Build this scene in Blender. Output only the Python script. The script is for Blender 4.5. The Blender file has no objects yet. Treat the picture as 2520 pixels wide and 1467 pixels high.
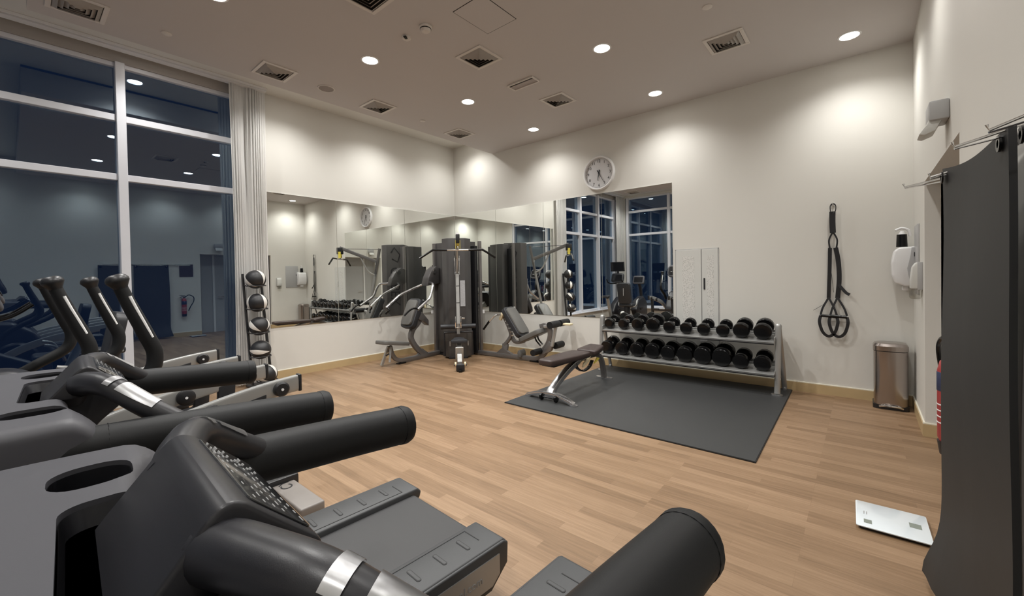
import bpy, bmesh, math, random
from mathutils import Vector, Matrix
random.seed(7)
PI = math.pi
sc = bpy.context.scene
COL = sc.collection
# ------------------------------------------------------------------ camera
FPX, YAW, PITCH, ROLL = 1034.7, math.radians(39.90), math.radians(0.87), math.radians(-1.05)
cd = bpy.data.cameras.new('camera'); cam = bpy.data.objects.new('camera', cd); COL.objects.link(cam)
fw = Vector((-math.sin(YAW)*math.cos(PITCH), math.cos(YAW)*math.cos(PITCH), -math.sin(PITCH)))
rt = Vector((math.cos(YAW), math.sin(YAW), 0)); up = rt.cross(fw)
r2 = math.cos(ROLL)*rt + math.sin(ROLL)*up; u2 = -math.sin(ROLL)*rt + math.cos(ROLL)*up
m = Matrix((r2, u2, -fw)).transposed().to_4x4(); m.translation = Vector((6.659, -6.102, 1.46))
cam.matrix_world = m
cd.sensor_width = 36; cd.lens = FPX/2520*36; cd.shift_y = -(733.5-693.9)/2520; cd.clip_start = 0.02
sc.camera = cam
# ------------------------------------------------------------------ world, exposure
w = bpy.data.worlds.new('night'); sc.world = w; w.use_nodes = True
wb = w.node_tree.nodes['Background']; wb.inputs[0].default_value = (0.009, 0.016, 0.036, 1); wb.inputs[1].default_value = 1.0
sc.view_settings.view_transform = 'Standard'; sc.view_settings.look = 'None'
sc.view_settings.gamma = 1; sc.view_settings.use_curve_mapping = False
sc.view_settings.exposure = 0.1
LIGHT_W = 24.5
COVE_W = 17.5
ZC, ZH, XE = 3.838, 4.167, 1.119        # main ceiling, cove ceiling, cove edge
LB, YB = 7.065, -7.9                     # room size in x, back wall y
MAIN_LIGHTS = [(x, y) for x in (2.54, 4.555, 6.56) for y in (-0.56, -2.04, -3.52, -4.95)]
COVE_LIGHTS = [(0.72, y) for y in (-0.5, -1.97, -3.47, -4.95, -6.95)]
BACK_LIGHTS = [(x, -6.95) for x in (2.54, 4.555, 6.56)]; YE = -5.95      # ceiling cove along the back windows starts at YE
def spot(x, y, z, wt, ang=140, blend=1.0, col=(1.0, 0.985, 0.955), rad=0.05):
    l = bpy.data.lights.new('downlight_beam', 'SPOT'); l.energy = wt*6; l.spot_size = math.radians(ang); l.spot_blend = blend
    l.color = col; l.shadow_soft_size = rad
    o = bpy.data.objects.new('downlight_beam', l); COL.objects.link(o); o.location = (x, y, z-0.03)
    return o
for x, y in MAIN_LIGHTS: spot(x, y, ZC, LIGHT_W*(0.46 if y > -1 else (0.30 if x > 6 else 1.08)))
for x, y in COVE_LIGHTS: spot(x, y, ZH, COVE_W*(0.6 if y > -1 else 1.0))
for x, y in BACK_LIGHTS: spot(x, y, ZH, COVE_W)

# ------------------------------------------------------------------ materials
def mat(name, col, rough=0.5, metal=0.0, spec=0.5, coat=0.0, bump=None, var=None):
    M = bpy.data.materials.new(name); M.use_nodes = True; nt = M.node_tree; b = nt.nodes['Principled BSDF']
    b.inputs['Base Color'].default_value = (*col, 1); b.inputs['Roughness'].default_value = rough
    b.inputs['Metallic'].default_value = metal; b.inputs['Specular IOR Level'].default_value = spec
    b.inputs['Coat Weight'].default_value = coat
    tc = nt.nodes.new('ShaderNodeTexCoord')
    if bump:
        n = nt.nodes.new('ShaderNodeTexNoise'); n.inputs['Scale'].default_value = bump[0]; n.inputs['Detail'].default_value = 4
        nt.links.new(tc.outputs['Object'], n.inputs['Vector'])
        bp = nt.nodes.new('ShaderNodeBump'); bp.inputs['Strength'].default_value = bump[1]; bp.inputs['Distance'].default_value = 0.005
        nt.links.new(n.outputs['Fac'], bp.inputs['Height']); nt.links.new(bp.outputs['Normal'], b.inputs['Normal'])
    if var:
        n = nt.nodes.new('ShaderNodeTexNoise'); n.inputs['Scale'].default_value = var[0]; n.inputs['Detail'].default_value = 5
        nt.links.new(tc.outputs['Object'], n.inputs['Vector'])
        mx = nt.nodes.new('ShaderNodeMix'); mx.data_type = 'RGBA'
        mx.inputs[6].default_value = (*[c*(1-var[1]) for c in col], 1); mx.inputs[7].default_value = (*[min(1, c*(1+var[1])) for c in col], 1)
        nt.links.new(n.outputs['Fac'], mx.inputs[0]); nt.links.new(mx.outputs[2], b.inputs['Base Color'])
    return M
def emit(name, col, s):
    M = bpy.data.materials.new(name); M.use_nodes = True; nt = M.node_tree; nt.nodes.clear()
    e = nt.nodes.new('ShaderNodeEmission'); e.inputs[0].default_value = (*col, 1); e.inputs[1].default_value = s
    o = nt.nodes.new('ShaderNodeOutputMaterial'); nt.links.new(e.outputs[0], o.inputs[0]); return M
WALL = mat('wall_paint', (0.69, 0.675, 0.63), 0.6, bump=(60, 0.03), var=(1.3, 0.02), spec=0.3)
CEIL = mat('ceiling_paint', (0.57, 0.54, 0.525), 0.8, bump=(60, 0.03), var=(1.1, 0.02), spec=0.2)
SKIRT = mat('skirting_timber', (0.50, 0.37, 0.20), 0.4, var=(6, 0.1))
SKTOP = mat('skirting_bead', (0.78, 0.74, 0.62), 0.4)
ALU = mat('window_aluminium', (0.72, 0.73, 0.78), 0.4, 0.2, bump=(30, 0.01))
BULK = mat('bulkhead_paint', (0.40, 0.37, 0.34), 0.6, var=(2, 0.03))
CURT = mat('curtain_fabric', (0.90, 0.89, 0.87), 0.85, bump=(120, 0.08), var=(5, 0.03))
BLACK = mat('black_plastic', (0.014, 0.014, 0.016), 0.38, bump=(300, 0.03))
BLACKM = mat('black_powdercoat', (0.014, 0.014, 0.016), 0.35)
RUB = mat('black_rubber', (0.003, 0.003, 0.0035), 0.24, spec=0.35, bump=(200, 0.03))
FOAM = mat('foam_grip', (0.011, 0.0115, 0.0125), 0.55, spec=0.28, bump=(500, 0.05))
SHELL = mat('console_shell', (0.020, 0.020, 0.024), 0.38, bump=(900, 0.04), var=(4, 0.08))
SHELL2 = mat('console_top_grey', (0.065, 0.065, 0.075), 0.5, bump=(900, 0.04), var=(4, 0.04))
DECK = mat('treadmill_side_rail', (0.045, 0.047, 0.050), 0.5, bump=(250, 0.05))
BELT = mat('running_belt', (0.045, 0.045, 0.047), 0.6, bump=(700, 0.15), var=(3, 0.06))
MATR = mat('rubber_floor_mat', (0.030, 0.031, 0.032), 0.55, bump=(400, 0.1), var=(2.5, 0.12))
MATE = mat('rubber_mat_edge', (0.006, 0.006, 0.006), 0.6)
SILV = mat('silver_paint', (0.42, 0.42, 0.41), 0.32, 0.55)
FRAME = mat('machine_frame_grey', (0.19, 0.18, 0.175), 0.32, 0.5)
SHROUD = mat('machine_shroud', (0.075, 0.072, 0.072), 0.30, 0.1, var=(5, 0.06))
SENS = mat('brushed_sensor_steel', (0.66, 0.66, 0.67), 0.38, 0.8, bump=(60, 0.05))
CHROME = mat('chrome', (0.78, 0.78, 0.78), 0.12, 1.0)
CHROMED = mat('cast_aluminium', (0.62, 0.62, 0.63), 0.22, 0.95, bump=(80, 0.05))
STEEL = mat('brushed_bin_steel', (0.40, 0.355, 0.33), 0.2, 0.95)
PADG = mat('grey_vinyl', (0.115, 0.112, 0.105), 0.42, bump=(200, 0.05))
PADD = mat('dark_vinyl', (0.024, 0.025, 0.029), 0.45, bump=(200, 0.05))
PADB = mat('brown_vinyl', (0.042, 0.028, 0.025), 0.42, bump=(250, 0.06))
WHITE = mat('white_plastic', (0.80, 0.80, 0.80), 0.3)
GREYP = mat('grey_plastic', (0.42, 0.42, 0.42), 0.4)
LGREY = mat('light_grey_panel', (0.62, 0.62, 0.59), 0.45)
PAPER = mat('label_paper', (0.45, 0.46, 0.48), 0.6, var=(60, 0.25))
YEL = mat('yellow_plastic', (0.75, 0.62, 0.10), 0.4)
CREAM = mat('cream_plastic', (0.72, 0.62, 0.42), 0.5)
RED = mat('red_enamel', (0.33, 0.045, 0.045), 0.35)
LBLUE = mat('label_blue', (0.03, 0.04, 0.09), 0.4)
INK = mat('printed_ink', (0.01, 0.01, 0.012), 0.5)
INKG = mat('printed_ink_grey', (0.30, 0.30, 0.30), 0.6)
DARK = mat('dark_cavity', (0.015, 0.015, 0.013), 0.8)
VENT = mat('vent_metal', (0.68, 0.64, 0.60), 0.5)
SCALE = mat('scale_glass', (0.72, 0.78, 0.82), 0.12, coat=0.5)
LCD = mat('lcd_grey', (0.22, 0.25, 0.22), 0.2)
SCREEN = mat('dark_screen', (0.012, 0.012, 0.014), 0.1)
YMAT = mat('charcoal_exercise_mat', (0.024, 0.024, 0.024), 0.6, bump=(9, 0.15), var=(3, 0.15))
DOORP = mat('door_paint', (0.45, 0.45, 0.45), 0.5)
LAMP = emit('lamp_glow', (1.0, 0.96, 0.88), 28)
GLOW = emit('console_leds', (0.9, 0.95, 1.0), 2.0)
MIR = mat('mirror', (0.93, 0.95, 0.925), 0.0, 1.0)
def glass_mat():
    M = bpy.data.materials.new('window_glass'); M.use_nodes = True; nt = M.node_tree; nt.nodes.clear()
    g = nt.nodes.new('ShaderNodeBsdfGlossy'); g.inputs['Color'].default_value = (0.80, 0.93, 1.0, 1); g.inputs['Roughness'].default_value = 0.0
    t = nt.nodes.new('ShaderNodeBsdfTransparent'); t.inputs['Color'].default_value = (0.55, 0.65, 0.75, 1)
    lw = nt.nodes.new('ShaderNodeLayerWeight'); lw.inputs['Blend'].default_value = 0.5
    mr = nt.nodes.new('ShaderNodeMapRange'); mr.inputs[3].default_value = 0.16; mr.inputs[4].default_value = 0.42
    pw = nt.nodes.new('ShaderNodeMath'); pw.operation = 'POWER'; pw.inputs[1].default_value = 2.0
    nt.links.new(lw.outputs['Facing'], pw.inputs[0]); nt.links.new(pw.outputs[0], mr.inputs[0])
    mx = nt.nodes.new('ShaderNodeMixShader'); nt.links.new(mr.outputs[0], mx.inputs[0])
    nt.links.new(t.outputs[0], mx.inputs[1]); nt.links.new(g.outputs[0], mx.inputs[2])
    o = nt.nodes.new('ShaderNodeOutputMaterial'); nt.links.new(mx.outputs[0], o.inputs[0]); return M
GLASS = glass_mat()
def clear_mat():
    M = bpy.data.materials.new('clear_plastic'); M.use_nodes = True; nt = M.node_tree; nt.nodes.clear()
    g = nt.nodes.new('ShaderNodeBsdfGlossy'); g.inputs['Roughness'].default_value = 0.05
    t = nt.nodes.new('ShaderNodeBsdfTransparent'); t.inputs['Color'].default_value = (0.85, 0.85, 0.83, 1)
    mx = nt.nodes.new('ShaderNodeMixShader'); mx.inputs[0].default_value = 0.12
    nt.links.new(t.outputs[0], mx.inputs[1]); nt.links.new(g.outputs[0], mx.inputs[2])
    o = nt.nodes.new('ShaderNodeOutputMaterial'); nt.links.new(mx.outputs[0], o.inputs[0]); return M
CLEAR = clear_mat()
def wood_mat():
    M = bpy.data.materials.new('oak_strip_floor'); M.use_nodes = True; nt = M.node_tree; N = nt.nodes; L = nt.links
    b = N['Principled BSDF']; tc = N.new('ShaderNodeTexCoord')
    br = N.new('ShaderNodeTexBrick'); br.inputs['Scale'].default_value = 1.0
    br.inputs['Brick Width'].default_value = 0.80; br.inputs['Row Height'].default_value = 0.072
    br.inputs['Mortar Size'].default_value = 0.0009; br.inputs['Mortar Smooth'].default_value = 0.4; br.offset = 0.37; br.offset_frequency = 3
    br.inputs['Color1'].default_value = (0.0, 0.0, 0.0, 1); br.inputs['Color2'].default_value = (1, 1, 1, 1); br.inputs['Mortar'].default_value = (0.12, 0.12, 0.12, 1)
    br.inputs['Bias'].default_value = 0.0
    L.new(tc.outputs['Object'], br.inputs['Vector'])
    mp = N.new('ShaderNodeMapping'); mp.inputs['Scale'].default_value = (1.3, 26, 1); L.new(tc.outputs['Object'], mp.inputs['Vector'])
    n1 = N.new('ShaderNodeTexNoise'); n1.inputs['Scale'].default_value = 2.2; n1.inputs['Detail'].default_value = 7; n1.inputs['Roughness'].default_value = 0.65
    L.new(mp.outputs[0], n1.inputs['Vector'])
    n2 = N.new('ShaderNodeTexNoise'); n2.inputs['Scale'].default_value = 0.8; n2.inputs['Detail'].default_value = 3; L.new(tc.outputs['Object'], n2.inputs['Vector'])
    a = N.new('ShaderNodeMix'); a.data_type = 'FLOAT'; a.inputs[0].default_value = 0.71
    L.new(br.outputs['Color'], a.inputs[2]); L.new(n1.outputs['Fac'], a.inputs[3])
    c = N.new('ShaderNodeMath'); c.operation = 'MULTIPLY_ADD'; c.inputs[1].default_value = 0.25; L.new(n2.outputs['Fac'], c.inputs[0]); L.new(a.outputs[0], c.inputs[2])
    cr = N.new('ShaderNodeValToRGB'); e = cr.color_ramp.elements
    e[0].position = 0.28; e[0].color = (0.135, 0.081, 0.043, 1); e[1].position = 0.88; e[1].color = (0.318, 0.209, 0.126, 1)
    k = e.new(0.58); k.color = (0.228, 0.143, 0.081, 1)
    L.new(c.outputs[0], cr.inputs[0]); L.new(cr.outputs[0], b.inputs['Base Color'])
    b.inputs['Roughness'].default_value = 0.42; b.inputs['Specular IOR Level'].default_value = 0.35
    bp = N.new('ShaderNodeBump'); bp.inputs['Strength'].default_value = 0.12; bp.inputs['Distance'].default_value = 0.002
    L.new(n1.outputs['Fac'], bp.inputs['Height']); L.new(bp.outputs[0], b.inputs['Normal'])
    return M
WOOD = wood_mat()
def perf_mat():
    M = mat('perforated_print', (0.66, 0.65, 0.62), 0.6); nt = M.node_tree; N = nt.nodes; L = nt.links; b = N['Principled BSDF']
    tc = N.new('ShaderNodeTexCoord'); v = N.new('ShaderNodeTexVoronoi'); v.inputs['Scale'].default_value = 85; L.new(tc.outputs['Object'], v.inputs['Vector'])
    cr = N.new('ShaderNodeValToRGB'); cr.color_ramp.elements[0].position = 0.25; cr.color_ramp.elements[0].color = (0.36, 0.36, 0.34, 1)
    cr.color_ramp.elements[1].position = 0.42; cr.color_ramp.elements[1].color = (0.66, 0.65, 0.62, 1)
    L.new(v.outputs['Distance'], cr.inputs[0]); L.new(cr.outputs[0], b.inputs['Base Color']); return M
PERF = perf_mat()

# ------------------------------------------------------------------ mesh helpers
def BM(): return bmesh.new()
def V(*a): return Vector(a)
def bx(bm, c, s, rot=None, bev=0.0, seg=2):
    M4 = Matrix.Translation(Vector(c)) @ (rot.to_4x4() if rot else Matrix.Identity(4)) @ Matrix.Diagonal((s[0], s[1], s[2], 1))
    r = bmesh.ops.create_cube(bm, size=1, matrix=M4)
    if bev > 0:
        es = {e for v in r['verts'] for e in v.link_edges}
        bmesh.ops.bevel(bm, geom=list(es), offset=bev, segments=seg, affect='EDGES', profile=0.5, clamp_overlap=True)
def RZ(a): return Matrix.Rotation(a, 3, 'Z')
def RX(a): return Matrix.Rotation(a, 3, 'X')
def RY(a): return Matrix.Rotation(a, 3, 'Y')
def cyl(bm, p0, p1, r, r1=None, seg=20, caps=True):
    p0 = Vector(p0); p1 = Vector(p1); d = p1-p0
    q = d.to_track_quat('Z', 'Y').to_matrix().to_4x4(); q.translation = (p0+p1)/2
    bmesh.ops.create_cone(bm, cap_ends=caps, segments=seg, radius1=r, radius2=r if r1 is None else r1, depth=d.length, matrix=q)
def smooth(pts, n=6, closed=False):
    P = [Vector(p) for p in pts]
    if len(P) < 3: return P
    out = []; N = len(P); rng = range(N if closed else N-1)
    for i in rng:
        p1, p2 = P[i], P[(i+1) % N]
        p0 = P[(i-1) % N] if (closed or i > 0) else p1*2-p2
        p3 = P[(i+2) % N] if (closed or i+2 < N) else p2*2-p1
        for k in range(n):
            t = k/n
            out.append(0.5*((2*p1)+(-p0+p2)*t+(2*p0-5*p1+4*p2-p3)*t*t+(-p0+3*p1-3*p2+p3)*t**3))
    if not closed: out.append(P[-1])
    return out
def tube(bm, pts, r, seg=12, closed=False, sx=1.0, sy=1.0, updir=None, square=False):
    """sweep a round (or rounded-square) section along a path; r number or list"""
    P = [Vector(p) for p in pts]; N = len(P); rings = []
    prev = None
    for i, p in enumerate(P):
        if closed: t = P[(i+1) % N]-P[i-1]
        else: t = P[min(i+1, N-1)]-P[max(i-1, 0)]
        t = t.normalized()
        ref = Vector(updir) if updir else (Vector((0, 0, 1)) if prev is None and abs(t.z) < 0.9 else (Vector((1, 0, 0)) if prev is None else prev))
        if abs(ref.dot(t)) > 0.98: ref = Vector((1, 0, 0)) if abs(t.x) < 0.8 else Vector((0, 1, 0))
        v = (ref-t*ref.dot(t)).normalized(); u = t.cross(v); prev = v
        rr = r[round(i*(len(r)-1)/(N-1))] if isinstance(r, (list, tuple)) else r
        ring = []
        for k in range(seg):
            a = 2*PI*(k+0.5)/seg; ca, sa = math.cos(a), math.sin(a)
            if square:
                q = 0.28; ca = math.copysign(abs(ca)**q, ca); sa = math.copysign(abs(sa)**q, sa)
            ring.append(bm.verts.new(p+u*(ca*rr*sx)+v*(sa*rr*sy)))
        rings.append(ring)
    rng = range(N if closed else N-1)
    for i in rng:
        a, b = rings[i], rings[(i+1) % N]
        for k in range(seg): bm.faces.new((a[k], a[(k+1) % seg], b[(k+1) % seg], b[k]))
    if not closed:
        bm.faces.new(list(reversed(rings[0]))); bm.faces.new(rings[-1])
def prism(bm, poly, thick, O=(0, 0, 0), U=(1, 0, 0), W=(0, 0, 1), bev=0.0, seg=2, bevall=True):
    """polygon in the U-W plane through O, thickness centred on it"""
    O = Vector(O); U = Vector(U).normalized(); W = Vector(W).normalized(); n = U.cross(W)
    a = [bm.verts.new(O+U*p[0]+W*p[1]-n*thick/2) for p in poly]
    b = [bm.verts.new(O+U*p[0]+W*p[1]+n*thick/2) for p in poly]
    N = len(poly); fs = [bm.faces.new(a), bm.faces.new(list(reversed(b)))]
    for i in range(N): fs.append(bm.faces.new((a[(i+1) % N], a[i], b[i], b[(i+1) % N])))
    bmesh.ops.recalc_face_normals(bm, faces=fs)
    if bev > 0:
        es = set(fs[0].edges) | set(fs[1].edges)
        if bevall: es |= {e for f in fs for e in f.edges}
        bmesh.ops.bevel(bm, geom=list(es), offset=bev, segments=seg, affect='EDGES', profile=0.5, clamp_overlap=True)
def lathe(bm, prof, c=(0, 0, 0), axis=(0, 0, 1), seg=24):
    c = Vector(c); q = Vector(axis).to_track_quat('Z', 'Y').to_matrix(); rings = []
    for r, z in prof:
        if r < 1e-5: rings.append([bm.verts.new(c+q@Vector((0, 0, z)))]); continue
        rings.append([bm.verts.new(c+q@Vector((r*math.cos(2*PI*k/seg), r*math.sin(2*PI*k/seg), z))) for k in range(seg)])
    for a, b in zip(rings, rings[1:]):
        for k in range(seg):
            k2 = (k+1) % seg
            if len(a) == 1 and len(b) == 1: break
            if len(a) == 1: bm.faces.new((a[0], b[k], b[k2]))
            elif len(b) == 1: bm.faces.new((a[k], a[k2], b[0]))
            else: bm.faces.new((a[k], a[k2], b[k2], b[k]))
    if len(rings[0]) > 1: bm.faces.new(rings[0])
    if len(rings[-1]) > 1: bm.faces.new(rings[-1])
def quad(bm, pts): bm.faces.new([bm.verts.new(Vector(p)) for p in pts])
def rrect(w, h, r, n=5, cx=0, cy=0):
    out = []
    for sx, sy, a0 in ((1, 1, 0), (-1, 1, 90), (-1, -1, 180), (1, -1, 270)):
        for k in range(n+1):
            a = math.radians(a0+90*k/n); out.append((cx+sx*(w/2-r)+r*math.cos(a), cy+sy*(h/2-r)+r*math.sin(a)))
    return out
WM = {}
def obj(name, bm, mt, parent=None, sm=35):
    inv = WM.get(parent.name, Matrix.Identity(4)).inverted() if parent else Matrix.Identity(4)
    bm.transform(inv)
    bmesh.ops.recalc_face_normals(bm, faces=bm.faces)
    me = bpy.data.meshes.new(name); bm.to_mesh(me); bm.free()
    me.materials.append(mt)
    if sm:
        for p in me.polygons: p.use_smooth = True
        me.set_sharp_from_angle(angle=math.radians(sm))
    o = bpy.data.objects.new(name, me); COL.objects.link(o)
    if parent: o.parent = parent; WM[o.name] = WM.get(parent.name, Matrix.Identity(4))
    return o
def tag(o, label, cat, group=None, kind=None):
    if label: o['label'] = label
    if cat: o['category'] = cat
    if group: o['group'] = group
    if kind: o['kind'] = kind
    return o
def thing(name, label, cat, loc=(0, 0, 0), group=None):
    o = bpy.data.objects.new(name, None); COL.objects.link(o); o.location = loc; o.empty_display_size = 0.1
    WM[o.name] = Matrix.Translation(Vector(loc))
    return tag(o, label, cat, group)
def struct(name, bm, mt, parent=None, sm=None, label=None):
    o = obj(name, bm, mt, parent, sm)
    if not parent: o['kind'] = 'structure'; 
    if label: o['label'] = label
    return o
def children(o): return [c for c in bpy.data.objects if c.parent == o]
def copy_tree(o, loc, rotz=None, label=None):
    def rec(s, par):
        c = s.copy(); COL.objects.link(c); c.parent = par
        for ch in kids.get(s.name, []): rec(ch, c)
        return c
    kids = {}
    for x in bpy.data.objects:
        if x.parent: kids.setdefault(x.parent.name, []).append(x)
    r = rec(o, None); r.location = loc
    if rotz is not None: r.rotation_euler = (0, 0, rotz)
    if label: r['label'] = label
    return r
def text(name, s, size, M4, mt, parent=None, ext=0.0008, label=None):
    """lettering as mesh; M4 places the text plane (x right, y up, z outwards)"""
    cu = bpy.data.curves.new('lettering', 'FONT'); cu.body = s; cu.size = size; cu.extrude = ext; cu.align_x = 'CENTER'; cu.align_y = 'CENTER'
    to = bpy.data.objects.new('lettering', cu); COL.objects.link(to)
    dg = bpy.context.evaluated_depsgraph_get(); me = bpy.data.meshes.new_from_object(to.evaluated_get(dg))
    bpy.data.objects.remove(to); bpy.data.curves.remove(cu)
    bm = BM(); bm.from_mesh(me); bpy.data.meshes.remove(me); bm.transform(M4)
    return obj(name, bm, mt, parent, None)
def frame4(o, x, y):
    x = Vector(x).normalized(); y = Vector(y).normalized(); z = x.cross(y)
    M4 = Matrix((x, y, z)).transposed().to_4x4(); M4.translation = Vector(o); return M4

# ------------------------------------------------------------------ room shell
RX0, RX1, RY0, RY1, RXB = LB, LB+0.55, -1.03, -2.75, LB+0.55   # recess in the right wall
bm = BM(); quad(bm, [(-0.3, YB-0.2, 0), (LB+0.8, YB-0.2, 0), (LB+0.8, 0.2, 0), (-0.3, 0.2, 0)]); 
bx(bm, (3.6, -3.85, -0.06), (8.2, 8.5, 0.1)); struct('floor', bm, WOOD)
bm = BM(); bx(bm, ((XE+LB+0.8)/2, (YE+0.4)/2, ZC+0.15), (LB+0.8-XE, 0.4-YE, 0.3)); struct('ceiling', bm, CEIL)
bm = BM(); bx(bm, ((XE-0.3)/2, -3.85, ZH+0.06), (XE+0.3, 8.5, 0.12)); bx(bm, ((XE+LB+0.8)/2, (YE+YB-0.2)/2, ZH+0.06), (LB+0.8-XE, YE-YB+0.2, 0.12)); struct('ceiling_cove', bm, WALL)
WY0 = -3.93                                                        # window opening start on left wall
bm = BM(); bx(bm, (-0.1, WY0/2+0.1, 2.1), (0.2, -WY0+0.2, 4.2)); struct('wall_left', bm, WALL)
bm = BM(); bx(bm, (-0.1, (WY0+YB)/2, 0.13), (0.2, WY0-YB, 0.26)); struct('wall_left_sill', bm, WALL)
bm = BM(); bx(bm, (-0.08, (WY0+YB)/2, 0.275), (0.30, WY0-YB, 0.03), bev=0.006); struct('trim_1', bm, ALU)
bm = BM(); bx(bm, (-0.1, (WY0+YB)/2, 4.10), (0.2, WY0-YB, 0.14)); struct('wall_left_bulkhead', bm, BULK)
bm = BM(); bx(bm, (3.6, 0.1, 2.1), (8.2, 0.2, 4.2)); struct('wall_front', bm, WALL)
# right wall with a recess
bm = BM(); bx(bm, (LB+0.1, RY0/2, 2.0), (0.2, -RY0, 4.0)); bx(bm, (LB+0.35, RY0+0.05, 1.1), (0.5, 0.10, 2.2))
bx(bm, (LB+0.1, (RY0+RY1)/2, 2.2+0.9), (0.2, RY0-RY1, 1.8)); bx(bm, (LB+0.1, (RY1+YB)/2, 2.1), (0.2, RY1-YB, 4.2))
bx(bm, (LB+0.35, (RY0+RY1)/2, 2.25), (0.5, RY0-RY1, 0.1)); bx(bm, (LB+0.35, RY1-0.05, 1.1), (0.5, 0.10, 2.2))
struct('wall_right', bm, WALL)
d = struct('door_1', (lambda b: (bx(b, (LB+0.5, (RY0+RY1)/2, 1.1), (0.06, RY0-RY1, 2.2)), b)[1])(BM()), DOORP)
bm = BM(); bx(bm, (LB+0.46, RY0-0.30, 1.1), (0.05, 0.05, 2.2)); bx(bm, (LB+0.46, RY0-1.30, 1.1), (0.05, 0.05, 2.2)); struct('door_frame', bm, WHITE, d)
bm = BM(); tube(bm, [(LB+0.44, RY0-1.2, 1.0), (LB+0.40, RY0-1.2, 1.0), (LB+0.40, RY0-1.05, 1.0)], 0.012); struct('door_handle', bm, CHROME, d, 35)
# back wall with window
BX0, BX1 = 0.22, 5.0
bm = BM(); bx(bm, (BX0/2-0.15, YB-0.1, 2.1), (BX0+0.3, 0.2, 4.2)); bx(bm, ((BX1+LB+0.8)/2, YB-0.1, 2.1), (LB+0.8-BX1, 0.2, 4.2))
bx(bm, ((BX0+BX1)/2, YB-0.1, 0.13), (BX1-BX0, 0.2, 0.26)); bx(bm, ((BX0+BX1)/2, YB-0.1, 4.14), (BX1-BX0, 0.2, 0.1)); struct('wall_back', bm, WALL)

def baseboard(name, segs):
    a = BM(); b = BM()
    for p0, p1, n in segs:                                          # n = direction into the room
        p0 = Vector((*p0, 0)); p1 = Vector((*p1, 0)); n = Vector((*n, 0)); d = p1-p0; c = (p0+p1)/2; r = RZ(math.atan2(d.y, d.x))
        bx(a, c+n*0.008+V(0, 0, 0.053), (d.length, 0.016, 0.106), r)
        bx(b, c+n*0.006+V(0, 0, 0.113), (d.length, 0.012, 0.014), r, bev=0.003)
    o = struct(name, a, SKIRT); struct('bead', b, SKTOP, o); return o
baseboard('baseboard_left', [((0, 0), (0, -3.9), (1, 0))])
baseboard('baseboard_front', [((0, 0), (LB, 0), (0, -1))])
baseboard('baseboard_right', [((LB, 0), (LB, RY0), (-1, 0)), ((LB-0.016, RY0), (LB+0.45, RY0), (0, -1)), ((LB, RY1), (LB, YB), (-1, 0))])

# windows: frames, transoms, one pane object each bay
def window(name, wall, edges, z0, z1, trans, fw_=0.085):
    """wall 'x': plane x=0, edges are y values; 'y': plane y=YB, edges are x values"""
    def B(bm, a0, a1, zz0, zz1, d0, d1):
        if wall == 'x': bx(bm, ((d0+d1)/2, (a0+a1)/2, (zz0+zz1)/2), (abs(d1-d0), abs(a1-a0), zz1-zz0), bev=0.004, seg=1)
        else: bx(bm, ((a0+a1)/2, YB+(d0+d1)/2, (zz0+zz1)/2), (abs(a1-a0), abs(d1-d0), zz1-zz0), bev=0.004, seg=1)
    g = BM(); B(g, edges[0], edges[-1], z0, z1, -0.085, -0.075)
    o = struct(name, g, GLASS)
    for e in edges:
        b = BM(); B(b, e-fw_/2, e+fw_/2, z0, z1, -0.14, 0.025); struct('mullion', b, ALU, o)
    for i in range(len(edges)-1):
        a0, a1 = sorted((edges[i], edges[i+1]))
        for zt in trans:
            b = BM(); B(b, a0+fw_/2, a1-fw_/2, zt-0.038, zt+0.038, -0.12, -0.012); struct('transom', b, ALU, o)
        b = BM()
        for zz in (z0+0.03, z1-0.025): B(b, a0+fw_/2, a1-fw_/2, zz-0.025, zz+0.025, -0.12, -0.02)
        struct('rail', b, ALU, o)
    return o
window('window_1', 'x', [-3.97, -5.215, -6.35, -7.5], 0.29, 4.03, (2.695, 3.385))
window('window_2', 'y', [0.30, 1.74, 3.2, 4.92], 0.29, 4.09, (2.80, 3.60))
bm = BM(); bx(bm, (2.6, YB+0.04, 0.275), (4.8, 0.24, 0.03), bev=0.006); struct('trim_2', bm, ALU)
# curtain track under the left ceiling
bm = BM(); bx(bm, (0.13, (-3.70+YB)/2, 4.145), (0.10, -3.70-YB, 0.04)); bx(bm, (0.20, (-3.70+YB)/2, 4.15), (0.012, -3.70-YB, 0.03)); struct('trim_3', bm, WHITE)

# mirrors
def mirror_panel(wall, a0, a1, label):
    g = 0.006
    bm = BM()
    if wall == 'x': bx(bm, (0.005, (a0+a1)/2, (0.755+2.745)/2), (0.008, abs(a1-a0)-g, 1.99))
    else: bx(bm, ((a0+a1)/2, -0.005, (0.755+2.745)/2), (abs(a1-a0)-g, 0.008, 1.99))
    t = obj('wall_mirror', bm, MIR, None, None); tag(t, label, 'mirror', 'frameless mirror sheets on the two corner walls')
mirror_panel('x', -3.70, -2.624, 'frameless mirror sheet on left wall, next to the white curtain')
mirror_panel('x', -2.624, -1.284, 'frameless mirror sheet on left wall, middle one with the clock reflected in it')
mirror_panel('x', -1.284, -0.010, 'frameless mirror sheet on left wall, touching the room corner')
mirror_panel('y', 0.010, 1.179, 'frameless mirror sheet on clock wall, touching the room corner')
mirror_panel('y', 1.179, 2.313, 'frameless mirror sheet on clock wall, second one from the corner')
mirror_panel('y', 2.313, 3.45, 'frameless mirror sheet on clock wall, partly below the round clock')
mirror_panel('y', 3.45, 4.572, 'frameless mirror sheet on clock wall, at the right end beside the white cupboard doors')

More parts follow.
